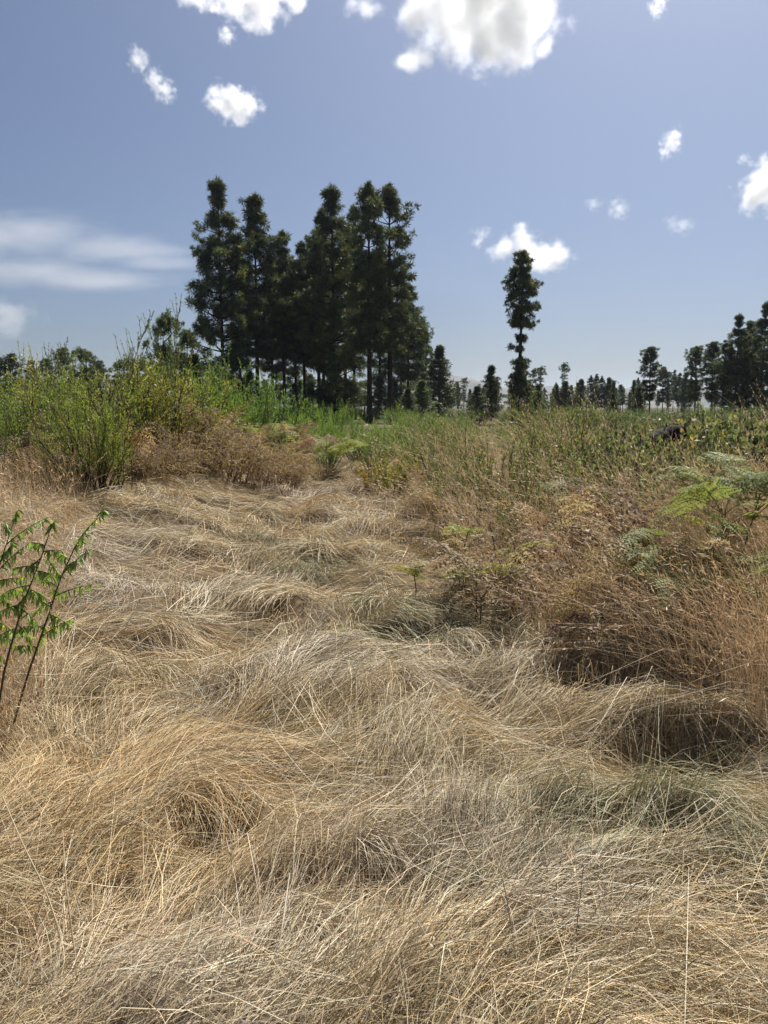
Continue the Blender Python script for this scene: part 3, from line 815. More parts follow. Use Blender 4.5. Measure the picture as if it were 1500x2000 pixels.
for px, top, D, w, lb in [(208, 595, 12.0, 1.5, 'tall branching sprig fanning above the olive broom'), (236, 640, 12.3, 1.2, 'shorter sprig leaning beside the fanning one'),
                          (330, 572, 13.5, 1.0, 'tallest thin sprig, pointing up in front of the small round pine'), (358, 600, 13.6, .9, 'thin sprig right of the tallest one'),
                          (272, 655, 12.8, 1.0, 'slim sprig midway between the fanning and the tallest sprig'), (75, 655, 11.5, 1.0, 'faint drooping sprig near the left picture edge'),
                          (125, 665, 11.8, 1.0, 'short feathery sprig left of the fanning one'), (462, 655, 17.0, .9, 'spiky sprig on the dark feathery broom'),
                          (535, 665, 17.6, .8, 'lone slanting sprig right of the dark feathery broom'), (0, 640, 9.0, .6, 'sprig cut by the left picture edge'), (395, 690, 15.5, .9, 'small sprig close under the tallest pine')]:
    z = at(px, top, D)[2]
    shrub('sprig', px, D, z * .78 - .15, lb, 'plant', GP, w * .68, name='tall_sprig')
GC = 'bright green broom across the end of the track'
for k, px, D, h, w, tint, lb in [
    ('broom2', 560, 21, 1.45, .9, (1.0, 1.15, 1), 'green broom beside the pale fern at the end of the track'),
    ('broom1', 607, 22, 1.55, .9, (1.25, 1.45, 1), 'bright lime green broom left of the track end'),
    ('broom2', 655, 26, 1.85, .8, (1.1, 1.3, 1), 'tallest lime broom before the thick dark trunk'),
    ('broom1', 640, 20, 1.2, .9, (1.3, 1.5, 1), 'lime green broom right at the end of the track'),
    ('broom2', 700, 23, 1.35, 1.0, (.95, 1.15, 1), 'green broom below the thick dark trunk'),
    ('broom1', 765, 24, 1.65, .9, (1.2, 1.45, 1), 'lime broom below the twin-topped pines'),
    ('broom2', 735, 19, 1.15, 1.1, (1, 1.15, 1), 'low green broom just past the yellowing bush'),
    ('broom2', 800, 21, 1.2, 1.0, (.9, 1.05, .95), 'green broom behind the slanting brown stem'),
    ('broom1', 950, 20, 1.3, .8, (.95, 1.2, 1), 'green broom left of the lone pine'),
    ('broom1', 1000, 19, 1.5, .7, (.95, 1.2, 1), 'tall green broom below the lone pine'),
    ('broom2', 1035, 21, 1.5, .7, (.9, 1.15, 1), 'green broom under the slender pair of far pines'),
    ('grey', 1068, 14, 1.62, .7, (.8, .95, .8), 'leafy dark shrub with a pointed top among the dry grass'),
    ('broom2', 905, 24, 1.35, 1.0, (.85, 1.05, .95), 'green broom beyond the brown heap'),
    ('broom2', 1110, 18, 1.15, .8, (.8, 1.0, .9), 'dull green broom under the spiky far pine'),
    ('broom2', 870, 17, .95, 1.1, (.9, 1.0, .8), 'low green broom in the dry grass behind the track'),
    ('deep', 850, 27, 1.0, 1.0, (1.6, 1.1, .9), 'brownish scrubby bush beside the lime brooms'),
]:
    shrub(k, px, D, h, lb, 'bush', GC, w, tint)
rs = np.random.RandomState(77)


def zone(px, D):
    if D > 80: return 'far low bush in the scrub at the feet of the distant pines'
    if px < 430: return 'low bush showing behind the left-hand brooms'
    if px < 860: return 'low bush at the foot of the main pine stand'
    if px < 1150: return 'low bush around the foot of the lone pine'
    return 'low bush in the dark scrub before the right-hand grove'


for i in range(104):
    D = rs.uniform(26, 85) if i < 64 else rs.uniform(80, 170); px = rs.uniform(-60, 1560); dark = px > 1150
    k = 'deep' if (dark or rs.rand() < .35) else ['broom1', 'broom2', 'broom3'][i % 3]
    t = rs.uniform(.75, 1.1)
    shrub(k, px, D, rs.uniform(.7, 1.5) * (1.0 if D < 50 else 1.3), zone(px, D), 'bush', 'scrub bushes on the plain',
          rs.uniform(1.1, 1.8), (t, t * 1.1, t), name='scrub_bush')
for i in range(20):
    px = 1130 + i * 15 + rs.uniform(-8, 8); D = rs.uniform(34, 80)
    shrub('deep' if i % 3 else 'broom2', px, D, rs.uniform(1.1, 1.7), 'low bush in the dark scrub before the right-hand grove', 'bush', 'scrub bushes on the plain', 1.5, (.9, 1.0, .9), name='scrub_bush')
for px, D, h, lb in [(1330, 16, 1.0, 'deep green bush behind the charred log'), (1390, 19, 1.2, 'deep green bush below the right-hand grove'), (1250, 20, 1.0, 'deep green bush left of the charred log'),
                     (1440, 15, 1.2, 'deep green bush behind the bramble mound'), (1300, 24, 1.2, 'deep green bush far behind the charred log'), (1180, 22, 1.1, 'deep green bush under the stubby dark pine')]:
    shrub('deep', px, D, h, lb, 'bush', 'deep green bushes before the right-hand grove', 1.3, (1.1, 1.15, 1))
GG = 'grey-green leafy shrubs among the dry grass'
for px, D, h, w, lb in [(925, 9.2, 1.2, .85, 'grey-green leafy shrub nearest the slanting brown stem'), (990, 8.4, 1.25, .85, 'grey-green leafy shrub in the middle of the dry thicket'),
                        (1045, 7.2, 1.0, .85, 'low grey-green leafy shrub above the yellow fern tips'), (1110, 8.8, 1.3, .85, 'grey-green leafy shrub below the dark pointed one'),
                        (880, 11.5, 1.0, .9, 'far grey-green leafy shrub behind the slanting brown stem'), (1190, 7.4, 1.1, .95, 'spreading grey-green shrub left of the brambles'),
                        (830, 14.0, .95, .9, 'dusty green shrub behind the yellowing bush')]:
    shrub('grey', px, D, h, lb, 'shrub', GG, w, name='leafy_shrub')
GT = 'brambles on the mound right of the track'
for px, D, h, w, lb in [(1300, 8.3, 1.22, 1.0, 'bramble below the charred log'), (1370, 7.2, 1.05, 1.0, 'bramble in the dark middle of the mound'), (1450, 7.0, 1.15, 1.0, 'bramble high on the mound above the green fern'),
                        (1490, 8.8, 1.5, 1.0, 'tall bramble on top of the mound at the picture edge'), (1400, 9.5, 1.3, 1.0, 'bramble behind the crest of the mound'), (1330, 6.4, .7, 1.0, 'low bramble in front of the mound'),
                        (1250, 8.0, 1.15, .9, 'low bramble beside the arching straw')]:
    shrub('bramble', px, D, h * 1.38, lb, 'bramble', GT, w * .72, name='bramble')
shrub('yellow', 772, 13.4, .85, 'yellowing green bush with a dark hollow beneath, beside the track end', 'bush', None, 1.0, name='leafy_bush')
shrub('yellow', 735, 14.6, .6, 'small yellow-leaved bush behind the dark hollow', 'bush', None, 1.0, (1.2, .9, .7), name='leafy_bush')
GH = 'brown withered undergrowth heaped along the thicket edge'
for px, D, h, w, lb in [(300, 11.6, 1.15, 1.0, 'brown withered heap at the foot of the olive brooms'), (370, 12.4, 1.3, 1.0, 'brown withered heap around the leafless dark stick'), (440, 13.2, 1.25, 1.0, 'brown withered heap below the dark feathery broom'),
                        (505, 14.0, 1.2, 1.0, 'brown withered heap below the dull green broom'), (565, 15.0, 1.05, 1.0, 'reddish brown withered heap close to the track end'), (30, 9.6, .9, 1.0, 'brown withered heap at the left picture edge'),
                        (110, 10.6, .8, .9, 'brown withered heap under the feathery green broom'), (240, 10.8, .95, .9, 'brown withered heap under the bright green broom'), (960, 7.2, .6, .9, 'brown withered heap under the grey-green shrubs'),
                        (870, 8.2, .5, .9, 'small brown withered heap at the right border of the track'), (1120, 5.6, .55, 1.0, 'brown withered heap behind the arching straw'), (1250, 5.0, .6, 1.1, 'dark brown withered heap under the green ferns'),
                        (1420, 4.8, .6, 1.1, 'dark brown withered heap at the foot of the big green fern'), (830, 11.5, .5, .9, 'brown withered heap by the dark hollow'), (620, 17.0, .6, 1.1, 'brown withered heap closing the end of the track')]:
    shrub('brown', px, D, h * 1.1, lb, 'undergrowth', GH, w * .85, name='withered_undergrowth')


def straws(n, seed):
    """single straws lying any which way over the mat"""
    rng = np.random.RandomState(seed); D = 1 / (1 / 12 + rng.rand(n) * (1 / 1.2 - 1 / 12)); x = rng.uniform(-1, 1, n) * (.6 * D + .7)
    K = 5; t = np.linspace(0, 1, K); a = rng.uniform(0, 6.283, n); L = rng.uniform(.15, .65, n); cu = rng.randn(n) * .35
    ang = a[:, None] + cu[:, None] * t[None]; cx = x[:, None] + np.cos(ang) * L[:, None] * t[None]; cy = D[:, None] + np.sin(ang) * L[:, None] * t[None]
    z0 = ground_h(cx[:, 0], cy[:, 0]) + rng.uniform(.02, .09, n); z1 = ground_h(cx[:, -1], cy[:, -1]) + rng.uniform(.02, .10, n) + (rng.rand(n) < .12) * rng.uniform(.03, .16, n)
    cz = np.maximum(z0[:, None] * (1 - t) + z1[:, None] * t, ground_h(cx, cy) + .03) + (.03 * 4 * t * (1 - t))[None]
    w = rng.uniform(.0010, .0021, n) * np.maximum(1, D / 3.2) ** .6
    V, Fq = ribbons(np.stack([cx, cy, cz], -1), w[:, None] * np.array([1, 1, 1, .8, .4])[None], 1.0, rng)
    c = np.array([.66, .57, .41]) * rng.uniform(.45, 1.1, (n, 1)) * (1 + rng.randn(n, 3) * .04)
    o = link('scattered_straw', mesh('scattered_straw', V, Fq, M_STRAW, np.repeat(c, K * 2, 0))); tag(o, 'single pale straws scattered over the flattened grass', None, None, 'stuff')


straws(6500, 301)


def overhangs(seed):
    """locks of grass sweeping over the edge of the hollows"""
    rng = np.random.RandomState(seed); b = Bag()
    for i, (hx_, hy_, rx_, ry_, dp) in enumerate(HOLLOWS):
        if rx_ > .27 and hx_ > .7: continue
        n = 150; K = 5; t = np.linspace(0, 1, K); sg = -1 if i % 2 else 1
        x0 = hx_ - sg * rx_ * rng.uniform(.3, 1.5, n); y0 = hy_ + ry_ * rng.uniform(.45, 1.25, n)
        a = (0 if sg > 0 else math.pi) + sg * -(.30 + rng.randn(n) * .5); L = rx_ * rng.uniform(.9, 2.1, n)
        ang = a[:, None] - sg * .35 * t[None]
        cx = x0[:, None] + np.cos(ang) * L[:, None] * t; cy = y0[:, None] + np.sin(ang) * L[:, None] * t
        z0 = ground_h(x0, y0) + rng.uniform(.01, .06, n)
        cz = np.maximum(z0[:, None] + (.05 * np.sin(t * 3.0) - .07 * t ** 2)[None] * rng.uniform(.5, 1.4, (n, 1)), ground_h(cx, cy) + .01)
        w = rng.uniform(.0014, .003, n) * max(1, hy_ / 3.2) ** .8
        V, Fq = ribbons(np.stack([cx, cy, cz], -1), w[:, None] * np.array([.9, 1, .95, .7, .12])[None], .7, rng)
        c = patch_colour(x0, y0, rng, n) * rng.uniform(.6, 1.2, (n, 1)); b.add(V, Fq, np.repeat(c, K * 2, 0))
    o = link('overhanging_grass', b.mesh('overhanging_grass', M_STRAW)); tag(o, 'locks of dry grass sweeping over dark hollows in the track', None, None, 'stuff')


overhangs(311)
# ------------------------------------------------------------------ bracken
def frond_mesh(seed, L, w, col, curl=.5, dead=0.0, n=15, yellow=0.0):
    """one arching frond along +x from its foot: stalk, pinnae and their little leaflets"""
    rng = np.random.RandomState(seed); b = Bag(); K = 9; t = np.linspace(0, 1, K)
    spine = np.stack([L * (t - .12 * curl * t ** 2), np.cumsum(rng.randn(K)) * .008 * L, L * (.55 * t - (.55 + .35 * curl) * t ** 2.2) * 1.0], -1)
    V, Fq = tubes(spine[None], (np.linspace(.0045, .0012, K))[None], 4); b.add(V, Fq, np.array(col) * .8 + np.array([.05, .03, .0]))
    us = .22 + .76 * (np.arange(n) / (n - 1)) ** .9
    for i, u in enumerate(us):
        f = u * (K - 1); i0 = min(int(f), K - 2); p = spine[i0] * (1 - f + i0) + spine[i0 + 1] * (f - i0)
        T = nrm(spine[i0 + 1] - spine[i0]); s0 = nrm(np.cross(T, [0, 0, 1.0])); up = np.cross(s0, T)
        pl = w * (1 - ((u - .22) / .8) ** 1.15) * rng.uniform(.85, 1.1) + .02
        for sg in (-1, 1):
            if rng.rand() < .06 + .2 * dead: continue
            d = nrm(s0 * sg + T * .38 + up * (rng.uniform(-.12, .18) - dead * rng.uniform(.2, 1.1)))
            k = np.linspace(0, 1, 5); sag = (-.16 - dead * .5) * pl
            path = p + d * (pl * k)[:, None] + np.array([0, 0, 1.0]) * (sag * k ** 2)[:, None] + rng.randn(5, 3) * .01 * dead
            nl = max(5, int(pl / .018)); q = (np.arange(nl) + .5) / nl
            P = np.stack([np.interp(q, k, path[:, c]) for c in range(3)], -1)
            side = nrm(np.cross(d, up)); ll = (.030 * (1 - q ** 1.6) + .008) * (.55 + .6 * pl / w)
            for sd in (-1, 1):
                D2 = side * sd + d * .45 + rng.randn(nl, 3) * (.10 + .45 * dead)
                c = np.array(col) * rng.uniform(.8, 1.2, (nl, 1))
                if yellow: c = np.where(rng.rand() < yellow, c * np.array([1.9, 1.35, .5]), c)
                D2 = nrm(D2); sN = nrm(np.cross(D2, np.broadcast_to(up, (nl, 3)) + rng.randn(nl, 3) * .3))
                wd = (pl / nl * .95)
                Vv = np.stack([P - d * wd * .5, P + D2 * ll[:, None] * .5 + sN * wd * .42, P + D2 * ll[:, None], P + d * wd * .5], 1).reshape(-1, 3)
                b.add(Vv, np.arange(nl * 4).reshape(-1, 4), np.repeat(c, 4, 0))
    return b.mesh('frond', M_FERN, False)


FG = [frond_mesh(50 + i, .62, .24, (.26, .30, .115), .5 + .2 * i) for i in range(3)]
FY = [frond_mesh(60 + i, .36, .14, (.27, .30, .085), .5, .15, 12, .25) for i in range(2)]
FB = [frond_mesh(70 + i, .60, .20, c, .35, .6) for i, c in enumerate([(.27, .20, .135), (.36, .28, .19), (.26, .175, .125), (.42, .34, .24)])]


def fern(name, px, D, z, fr, n, size, label, group, tint=(1, 1, 1), a0=None, spread=6.28, tilt=(.1, .6), seed=0, cat='fern'):
    rng = np.random.RandomState(seed); x = (px - 750) / 1500 * D; g0 = float(ground_h(x, D))
    o = link(name, None, None, (x, D, g0)); tag(o, label, cat, group)
    zz = np.array([0, z * .5, z]); sx = rng.randn() * .04
    C = np.stack([np.array([0, sx, 0]), np.array([0, .02, sx]), zz], -1)[None]
    V, Fq = tubes(C, np.array([[.006, .005, .004]]), 5)
    st = link('stalk', mesh('stalk', V, Fq, M_FERN, np.tile(np.array([.16, .11, .05]), (len(V), 1))), o)
    for i in range(n):
        a = (rng.uniform(0, 6.28) if a0 is None else a0) + spread * (i / n) - (spread / 2 if a0 is not None else 0) + rng.randn() * .25
        s = size * rng.uniform(.75, 1.15)
        f = link('frond', fr[i % len(fr)], o, (0, 0, z * rng.uniform(.75, 1.0)), 0, (s, s, s))
        f.rotation_euler = Euler((rng.randn() * .25, -rng.uniform(*tilt), a)); f.color = (*tint, 1)
    return o


G1 = 'green bracken right of the track'
for i, (px, D, z, n, s, lb) in enumerate([(1480, 4.7, .86, 7, 1.1, 'largest green bracken, arching fronds at the picture edge'), (1420, 4.8, .74, 7, 1.0, 'green bracken with pale fronds left of the largest one'),
                                          (1350, 4.5, .62, 6, .9, 'low green bracken reaching over the brown fronds'), (1300, 5.0, .66, 5, .75, 'small green bracken on the grassy side of the patch'),
                                          (1455, 4.3, .62, 6, .95, 'green bracken with drooping fronds below the largest one'), (1390, 5.4, .82, 6, .9, 'upper green bracken in front of the brambles'),
                                          (1500, 4.3, .45, 5, .9, 'green bracken hanging low by the picture edge')]):
    fern('bracken_fern', px, D, z + .02, FG, n, s * .92, lb, G1, seed=300 + i)
G2 = 'yellow-green bracken tips poking out of the dry thicket'
for i, (px, D, z, n, s, lb) in enumerate([(915, 6.2, .52, 5, .8, 'bright yellow-green fern tip beside the track'), (1035, 5.8, .45, 4, .8, 'yellow-green fern tip slanting in mid thicket'),
                                          (935, 5.5, .33, 4, .8, 'pale and yellow fern tip low over brown fronds'), (1130, 7.2, .62, 4, .9, 'pale fern tip over the rusty brown bracken'),
                                          (1390, 4.9, .58, 3, .7, 'yellow fern tip among the green bracken'), (810, 6.0, .22, 4, .6, 'small yellow fern alone near the middle of the track'),
                                          (1000, 5.3, .35, 3, .7, 'thin yellow fern tip above the dark hollow in the grass')]):
    fern('bracken_fern', px, D, z + .04, FY if i != 3 else FG, n, s, lb, G2, seed=330 + i)
G3 = 'pale green ferns at the end of the track'
for i, (px, D, z, lb) in enumerate([(545, 17.5, .95, 'pale green fern on the brown heap left of the track end'), (575, 18.2, .85, 'pale green fern beside the lime green broom'), (640, 18.5, .55, 'low pale fern in the mouth of the track'),
                                    (690, 17.5, .55, 'low pale fern right of the track mouth'), (600, 16.5, .6, 'low pale fern left of the track mouth'), (320, 13.6, 1.0, 'pale fern among the olive brooms'),
                                    (520, 16.0, .8, 'pale fern below the dull green broom')]):
    fern('bracken_fern', px, D, z, FG, 6, 1.35, lb, G3, seed=350 + i, tint=(1.1, 1.05, .9))
G4 = 'dead brown bracken in the heaps beside the track'
rs = np.random.RandomState(91)
dead_spots = [(1150 + 60 * i + rs.uniform(-20, 20), rs.uniform(4.3, 5.4), rs.uniform(.22, .55)) for i in range(6)] + [(900 + 45 * i, rs.uniform(5.2, 6.6), rs.uniform(.2, .4)) for i in range(6)]
dead_spots += [(rs.uniform(1080, 1260), rs.uniform(5.6, 7.6), rs.uniform(.3, .55)) for i in range(5)] + [(rs.uniform(830, 900), rs.uniform(8, 10.5), rs.uniform(.3, .5)) for i in range(4)]
dead_spots += [(rs.uniform(320, 640), None, rs.uniform(.35, .95)) for i in range(30)] + [(rs.uniform(0, 260), rs.uniform(9.0, 10.5), rs.uniform(.3, .6)) for i in range(5)]


def dz(px, D):
    if px < 270: return 'dead brown bracken at the foot of the left-edge brooms'
    if px < 700: return 'dead brown bracken in the tall heap left of the track end'
    if D > 7.8: return 'dead brown bracken by the slanting brown stem'
    if px > 1140 and D < 5.5: return 'dark dead bracken hanging below the green ferns'
    if px > 1060: return 'rusty brown dead bracken in the upper thicket right of the track'
    return 'dead brown bracken under the yellow fern tips beside the track'


for i, (px, D, z) in enumerate(dead_spots):
    if D is None: D = 12.0 + (px - 320) / 320 * 4.0 + rs.uniform(0, 1.8)
    red = rs.rand() < .25
    fern('dead_bracken', px, D, z, [FB[(i + j) % 4] for j in range(3)], 5, rs.uniform(.8, 1.25), dz(px, D), G4, seed=400 + i,
         tint=(1.08, .94, .92) if red else (1.0, 1.0, 1.0), tilt=(-.3, 1.15))

# ------------------------------------------------------------------ leafy sapling in the foreground
def leaf_mesh():
    b = Bag(); t = np.linspace(0, 1, 6); w = np.array([.05, .75, 1, .85, .5, .0]) * .0058
    x = t * .043; z = -.012 * t ** 2
    mid = np.stack([x, 0 * x, z - .002 * (w > .003)], -1); l_ = np.stack([x, w, z + .002], -1); r_ = np.stack([x, -w, z + .002], -1)
    V = np.concatenate([l_, mid, r_]); i = np.arange(5)
    Fq = np.concatenate([np.stack([i, i + 6, i + 7, i + 1], -1), np.stack([i + 6, i + 12, i + 13, i + 7], -1)])
    b.add(V, Fq, (.23, .32, .11)); return b.mesh('leaf', M_LEAF)


LEAF = leaf_mesh()


def sapling(name, pts, D0, D1, branches, label, seed, nl=1.0):
    """pts: stem line as photo directions; depth runs D0..D1"""
    rng = np.random.RandomState(seed)
    P = [at(px, py, D0 + (D1 - D0) * i / (len(pts) - 1)) for i, (px, py) in enumerate(pts)]
    P[0][2] = float(ground_h(P[0][0], P[0][1])) - .02
    o = link(name, None, None, P[0]); tag(o, label, 'sapling')
    P = np.array(P); rel = P - P[0]
    k = np.linspace(0, 1, len(P)); kk = np.linspace(0, 1, 14)
    C = np.stack([np.interp(kk, k, rel[:, c]) for c in range(3)], -1)
    V, Fq = tubes(C[None], np.linspace(.0062, .0018, 14)[None], 6)
    link('stem', mesh('stem', V, Fq, M_TWIG, np.tile(np.array([.10, .075, .05]), (len(V), 1))), o)
    for (u, (ex, ey), dd) in branches:
        a = np.array([np.interp(u, k, rel[:, c]) for c in range(3)])
        e = at(ex, ey, P[0][1] + a[1] + dd) - P[0]
        L = np.linalg.norm(e - a); q = np.linspace(0, 1, 7)[:, None]
        path = a + (e - a) * q + np.array([0, 0, .10 * L]) * (q - q * q) * 2
        V, Fq = tubes(path[None], np.linspace(.0035, .001, 7)[None], 4)
        br = link('branch', mesh('branch', V, Fq, M_TWIG, np.tile(np.array([.12, .12, .06]), (len(V), 1))), o)
        n = min(int((5 + L / .0090) * nl), 298 // len(branches))
        for i in range(n):
            s = .12 + .88 * (i + rng.rand()) / n
            p = a + (e - a) * s + np.array([0, 0, .20 * L * (s - s * s)])
            f = link('leaf', LEAF, br, p); sc = rng.uniform(.75, 1.3); f.scale = (sc, sc * rng.uniform(.8, 1.2), sc)
            az = rng.uniform(0, 6.28); f.rotation_euler = Euler((rng.randn() * .5, rng.uniform(.25, 1.45), az))
            v = rng.uniform(.75, 1.35); f.color = (v * 1.0, v, v, 1)
            if rng.rand() < .025: f.color = (4.2, 2.6, .6, 1)
    return o


sapling('leafy_sapling', [(8, 1425), (50, 1330), (95, 1200), (118, 1130), (150, 1060), (198, 1000)], 3.55, 3.95,
        [(.99, (204, 995), .02), (.80, (196, 1008), .03), (.62, (178, 1072), .0), (.60, (92, 1090), -.05), (.50, (186, 1142), .0), (.55, (60, 1120), .1), (.44, (20, 1150), .05), (.40, (140, 1225), -.05),
         (.36, (40, 1225), .0), (.33, (140, 1210), .05), (.47, (70, 1195), .1), (.30, (30, 1262), -.04), (.70, (112, 1080), .06), (.66, (150, 1095), -.05), (.75, (165, 1045), -.06), (.52, (110, 1150), .08), (.38, (75, 1265), .08), (.42, (105, 1235), -.06)],
        'slender green sapling with hanging lance-shaped leaves, leaning up from dry grass', 5, 1.5)
sapling('leafy_sapling', [(-60, 1380), (-40, 1280), (-10, 1130), (30, 1010)], 3.7, 4.1,
        [(.98, (36, 995), .02), (.75, (25, 1060), .05), (.7, (60, 1060), .0), (.6, (20, 1180), .0), (.5, (35, 1240), .04), (.55, (30, 1150), -.04), (.85, (95, 1010), .05), (.65, (55, 1130), -.05), (.45, (50, 1270), -.03), (.4, (10, 1290), .05), (.9, (10, 1020), -.04)],
        'green sapling half cut by the left picture edge beside the leaning one', 6, 1.5)

sapling('leafy_sapling', [(-25, 1410), (10, 1300), (45, 1180), (80, 1090), (100, 1030)], 3.3, 3.6,
        [(.98, (108, 1015), .02), (.85, (60, 1060), .04), (.8, (120, 1075), .0), (.7, (25, 1110), .03), (.68, (105, 1125), -.04), (.6, (5, 1160), .05), (.58, (85, 1165), .03), (.5, (-10, 1200), .0), (.48, (70, 1215), -.04),
         (.42, (60, 1250), .05), (.4, (-5, 1245), .04), (.75, (50, 1120), -.05), (.55, (30, 1190), -.06)],
        'bushy green sapling between the leaning one and the left picture edge', 8, 1.5)

# ------------------------------------------------------------------ sticks, straws, log, snag
def stalk(name, pts, D0, D1, r, col, label, cat, group=None, head=False, root=True, seed=0):
    P = np.array([at(px, py, D0 + (D1 - D0) * i / (len(pts) - 1)) for i, (px, py) in enumerate(pts)])
    if root: P[0][2] = float(ground_h(P[0][0], P[0][1])) - .01
    k = np.linspace(0, 1, len(P)); kk = np.linspace(0, 1, 12); rel = P - P[0]
    C = np.stack([np.interp(kk, k, rel[:, c]) for c in range(3)], -1)
    C[1:-1] = (C[:-2] + C[1:-1] * 2 + C[2:]) / 4
    b = Bag(); V, Fq = tubes(C[None], (np.linspace(1, .5, 12) * r)[None], 5); b.add(V, Fq, col)
    o = link(name, b.mesh(name, M_STEM), None, P[0]); tag(o, label, cat, group)
    if head:
        rng = np.random.RandomState(seed); n = 40; q = rng.uniform(.80, 1, n); Q = np.stack([np.interp(q, kk, C[:, c]) for c in range(3)], -1)
        V, Fl = leaves(Q, nrm(C[-1] - C[-3]) + rng.randn(n, 3) * .25, .025, .004, rng); bb = Bag(); bb.add(V, Fl, np.array(col) * 1.05)
        link('seed_head', bb.mesh('seed_head', M_STEM), o)
    return o


ST_, DK = (.66, .54, .35), (.10, .075, .05)
GQ = 'long dry straws lying over the flattened grass'


def dg(py):      # distance at which level ground appears at this height of the photograph
    d = ray(750, py); return float(-EYE[2] / d[2] * d[1])


stalk('dead_stick', [(352, 945), (349, 880), (350, 825)], 12.0, 12.0, .022, DK, 'upright leafless dark stick in the brown heap left of the track', 'stick')
stalk('dead_stick', [(848, 970), (835, 925), (820, 885)], 10.5, 10.7, .016, DK, 'slanting bare brown stem at the right border of the track', 'stick')
stalk('dead_stick', [(975, 1110), (965, 1060), (958, 1030)], 6.3, 6.3, .006, DK, 'thin dark twig beside the yellow fern tip', 'stick')
for i, (pts, D0, D1, r, c, lb) in enumerate([
    ([(980, 1700), (900, 1510), (845, 1400), (800, 1335)], 2.35, 3.2, .0022, ST_, 'long pale straw slanting across the middle of the track'),
    ([(1030, 2000), (985, 1720), (940, 1600)], 1.75, 2.2, .0022, (.30, .22, .13), 'brown grass stem standing near the bottom edge'),
    ([(1130, 1990), (1125, 1820), (1140, 1690)], 1.8, 1.95, .0018, (.34, .25, .15), 'fine brown stem standing right of the brown grass stem'),
    ([(250, 1990), (130, 1955), (75, 1945)], 1.72, 1.8, .004, (.62, .55, .30), 'thick yellowish straw lying in the bottom corner'),
    ([(150, 1900), (100, 1760), (40, 1640), (5, 1555)], 1.9, 2.2, .003, ST_, 'pale straw leaning towards the left picture edge'),
    ([(160, 1960), (130, 1740), (122, 1620)], 1.85, 2.1, .0028, ST_, 'pale straw standing upright in the bottom corner'),
    ([(470, 1840), (455, 1720), (452, 1670)], 2.1, 2.2, .0018, ST_, 'thin straight straw standing left of the tuft in the foreground'),
    ([(640, 1800), (636, 1710)], 2.15, 2.2, .002, ST_, 'left one of two short upright straws in the foreground'),
    ([(655, 1790), (656, 1700)], 2.15, 2.2, .002, ST_, 'right one of two short upright straws in the foreground'),
    ([(695, 1672), (745, 1638)], 2.5, 2.6, .0024, (.75, .68, .52), 'short white straw lying mid-track in the foreground'),
    ([(1110, 1440), (1060, 1390), (1000, 1335)], 3.4, 4.0, .003, ST_, 'straw lying along the lit border of the right-hand shadow'),
    ([(955, 1222), (1040, 1185), (1125, 1172), (1185, 1175)], 4.8, 4.8, .003, (.66, .55, .38), 'long arching straw, lower of two over the dark hollow'),
    ([(960, 1218), (1060, 1170), (1125, 1163)], 4.9, 4.9, .003, (.66, .55, .38), 'long arching straw, upper of two over the dark hollow'),
    ([(1145, 1240), (1135, 1200), (1126, 1166)], 4.7, 4.8, .004, (.70, .60, .44), 'broken straw hanging down from the arching straws'),
    ([(1280, 1125), (1265, 1100), (1253, 1085)], 4.9, 5.0, .004, (.74, .66, .50), 'short thick white straw below the green bracken'),
    ([(1060, 1030), (1000, 960), (940, 930)], 7.0, 7.6, .004, (.66, .56, .40), 'long straw arching over the grey-green shrubs'),
    ([(1440, 950), (1415, 915), (1385, 890)], 6.4, 6.8, .005, (.60, .50, .36), 'straw slanting in front of the brambles'),
    ([(1480, 960), (1462, 910), (1440, 880)], 6.4, 6.8, .005, (.60, .50, .36), 'straw curving in front of the tall bramble'),
    ([(1160, 1290), (1230, 1262), (1290, 1248)], 4.4, 4.5, .003, (.70, .62, .50), 'pale straw reaching out of the dark brown heap'),
    ([(1360, 1165), (1420, 1145), (1500, 1118)], 4.4, 4.5, .003, (.68, .58, .42), 'pale straw crossing the brown fronds at the picture edge'),
    ([(560, 1320), (555, 1250), (600, 1175)], 4.9, 5.2, .0025, (.22, .16, .10), 'thin dark stem curving up left of mid-track'),
    ([(215, 1310), (250, 1215), (280, 1160)], 4.6, 5.0, .0025, (.26, .20, .12), 'thin dark stem beside the leafy sapling'),
    ([(620, 1230), (622, 1160), (616, 1100)], 5.6, 5.7, .002, (.24, .17, .10), 'fine dark stem standing alone in mid-track'),
]):
    stalk('dry_straw', pts, D0, D1, r, c, lb, 'straw', GQ, head=(i % 3 == 0), seed=i)


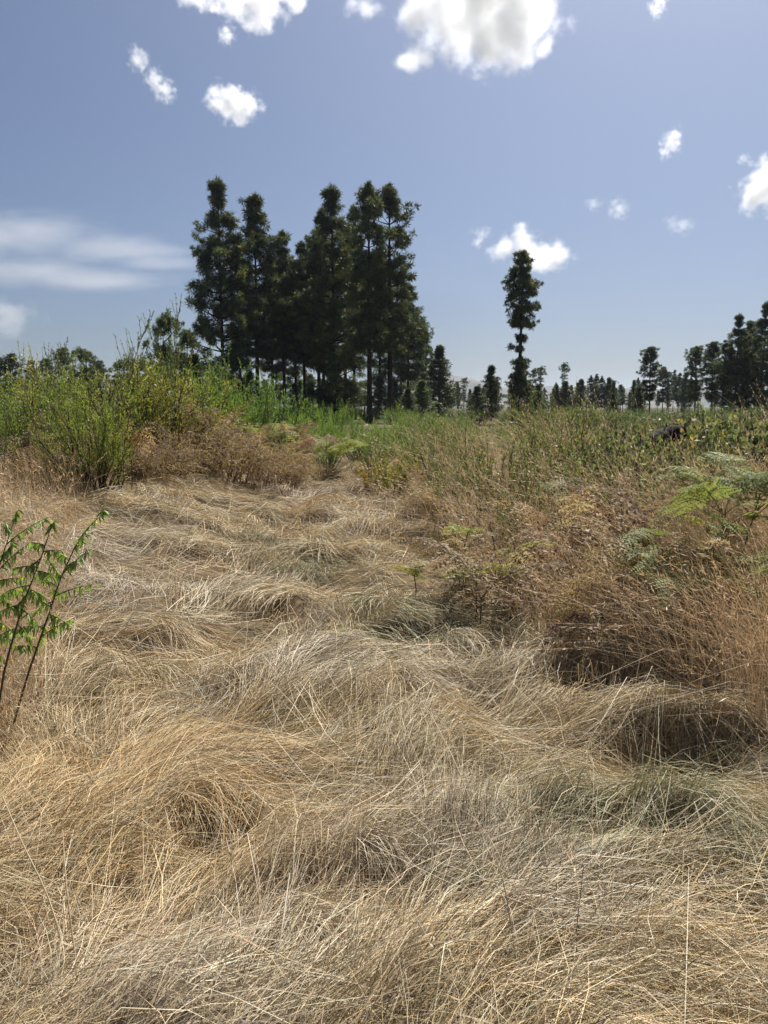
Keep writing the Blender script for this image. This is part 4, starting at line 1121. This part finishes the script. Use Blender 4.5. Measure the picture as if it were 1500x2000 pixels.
def wood(name, C, Rr, label, cat, seed, knots=()):
    rng = np.random.RandomState(seed); C = np.array(C, float); n = 16; k = np.linspace(0, 1, len(C)); kk = np.linspace(0, 1, n)
    c = np.stack([np.interp(kk, k, C[:, i]) for i in range(3)], -1); r = np.interp(kk, k, Rr) * (1 + rng.randn(n) * .10)
    V, Fq = tubes(c[None], r[None], 10); V = V + nrm(rng.randn(len(V), 3)) * np.repeat(r, 10)[:, None] * .12
    b = Bag(); b.add(V, Fq, (.03, .03, .03))
    for i0, s in ((0, slice(0, 10)), (n - 1, slice((n - 1) * 10, n * 10))):
        ring = V[s]; cc = c[i0]; Vv = np.concatenate([ring, cc[None]]); Ff = np.stack([np.arange(10), np.roll(np.arange(10), -1), np.full(10, 10)], -1); b.add(Vv, Ff, (.03, .03, .03))
    o = link(name, b.mesh(name, M_CHAR, False), None, (0, 0, 0)); tag(o, label, cat)
    for (u, d, L) in knots:
        p = np.stack([np.interp(u, kk, c[:, i]) for i in range(3)]); d = nrm(np.array(d, float)); q = np.linspace(0, 1, 5)[:, None]
        path = p + d * L * q + rng.randn(5, 3) * .02; V, Fq = tubes(path[None], np.linspace(.05, .015, 5)[None] * Rr[0] / .15, 6); bb = Bag(); bb.add(V, Fq, (.03, .03, .03))
        link('branch_stub', bb.mesh('branch_stub', M_CHAR), o)
    return o


a, b_ = at(1240, 876, 8.2), at(1328, 846, 8.6)
wood('charred_log', [a, a * .5 + b_ * .5 + np.array([0, 0, .03]), b_], [.05, .085, .10], 'black charred log lying slanted on the bramble mound', 'log', 3,
     [(.55, (.3, -.2, 1), .16), (.8, (1, -.3, .2), .3), (.2, (-.6, -.2, .8), .2), (.95, (.4, -.2, .7), .18)])

# ------------------------------------------------------------------ the air
def haze():
    m, n, l, out = new_mat('hazy_air')
    v = n.new('ShaderNodeVolumePrincipled'); v.inputs['Color'].default_value = (.74, .86, 1.0, 1); v.inputs['Density'].default_value = 0.00010
    v.inputs['Anisotropy'].default_value = .35
    l.new(v.outputs[0], out.inputs['Volume'])
    b = 13000; z0, z1 = -10, 240
    V = [(x, y, z) for z in (z0, z1) for y in (-b, b) for x in (-b, b)]
    Fq = [(0, 2, 3, 1), (4, 5, 7, 6), (0, 1, 5, 4), (2, 6, 7, 3), (0, 4, 6, 2), (1, 3, 7, 5)]
    o = link('haze', mesh('haze', V, Fq, m, None, False)); tag(o, 'thin pale haze in the air over the plain', None, None, 'stuff')


haze()
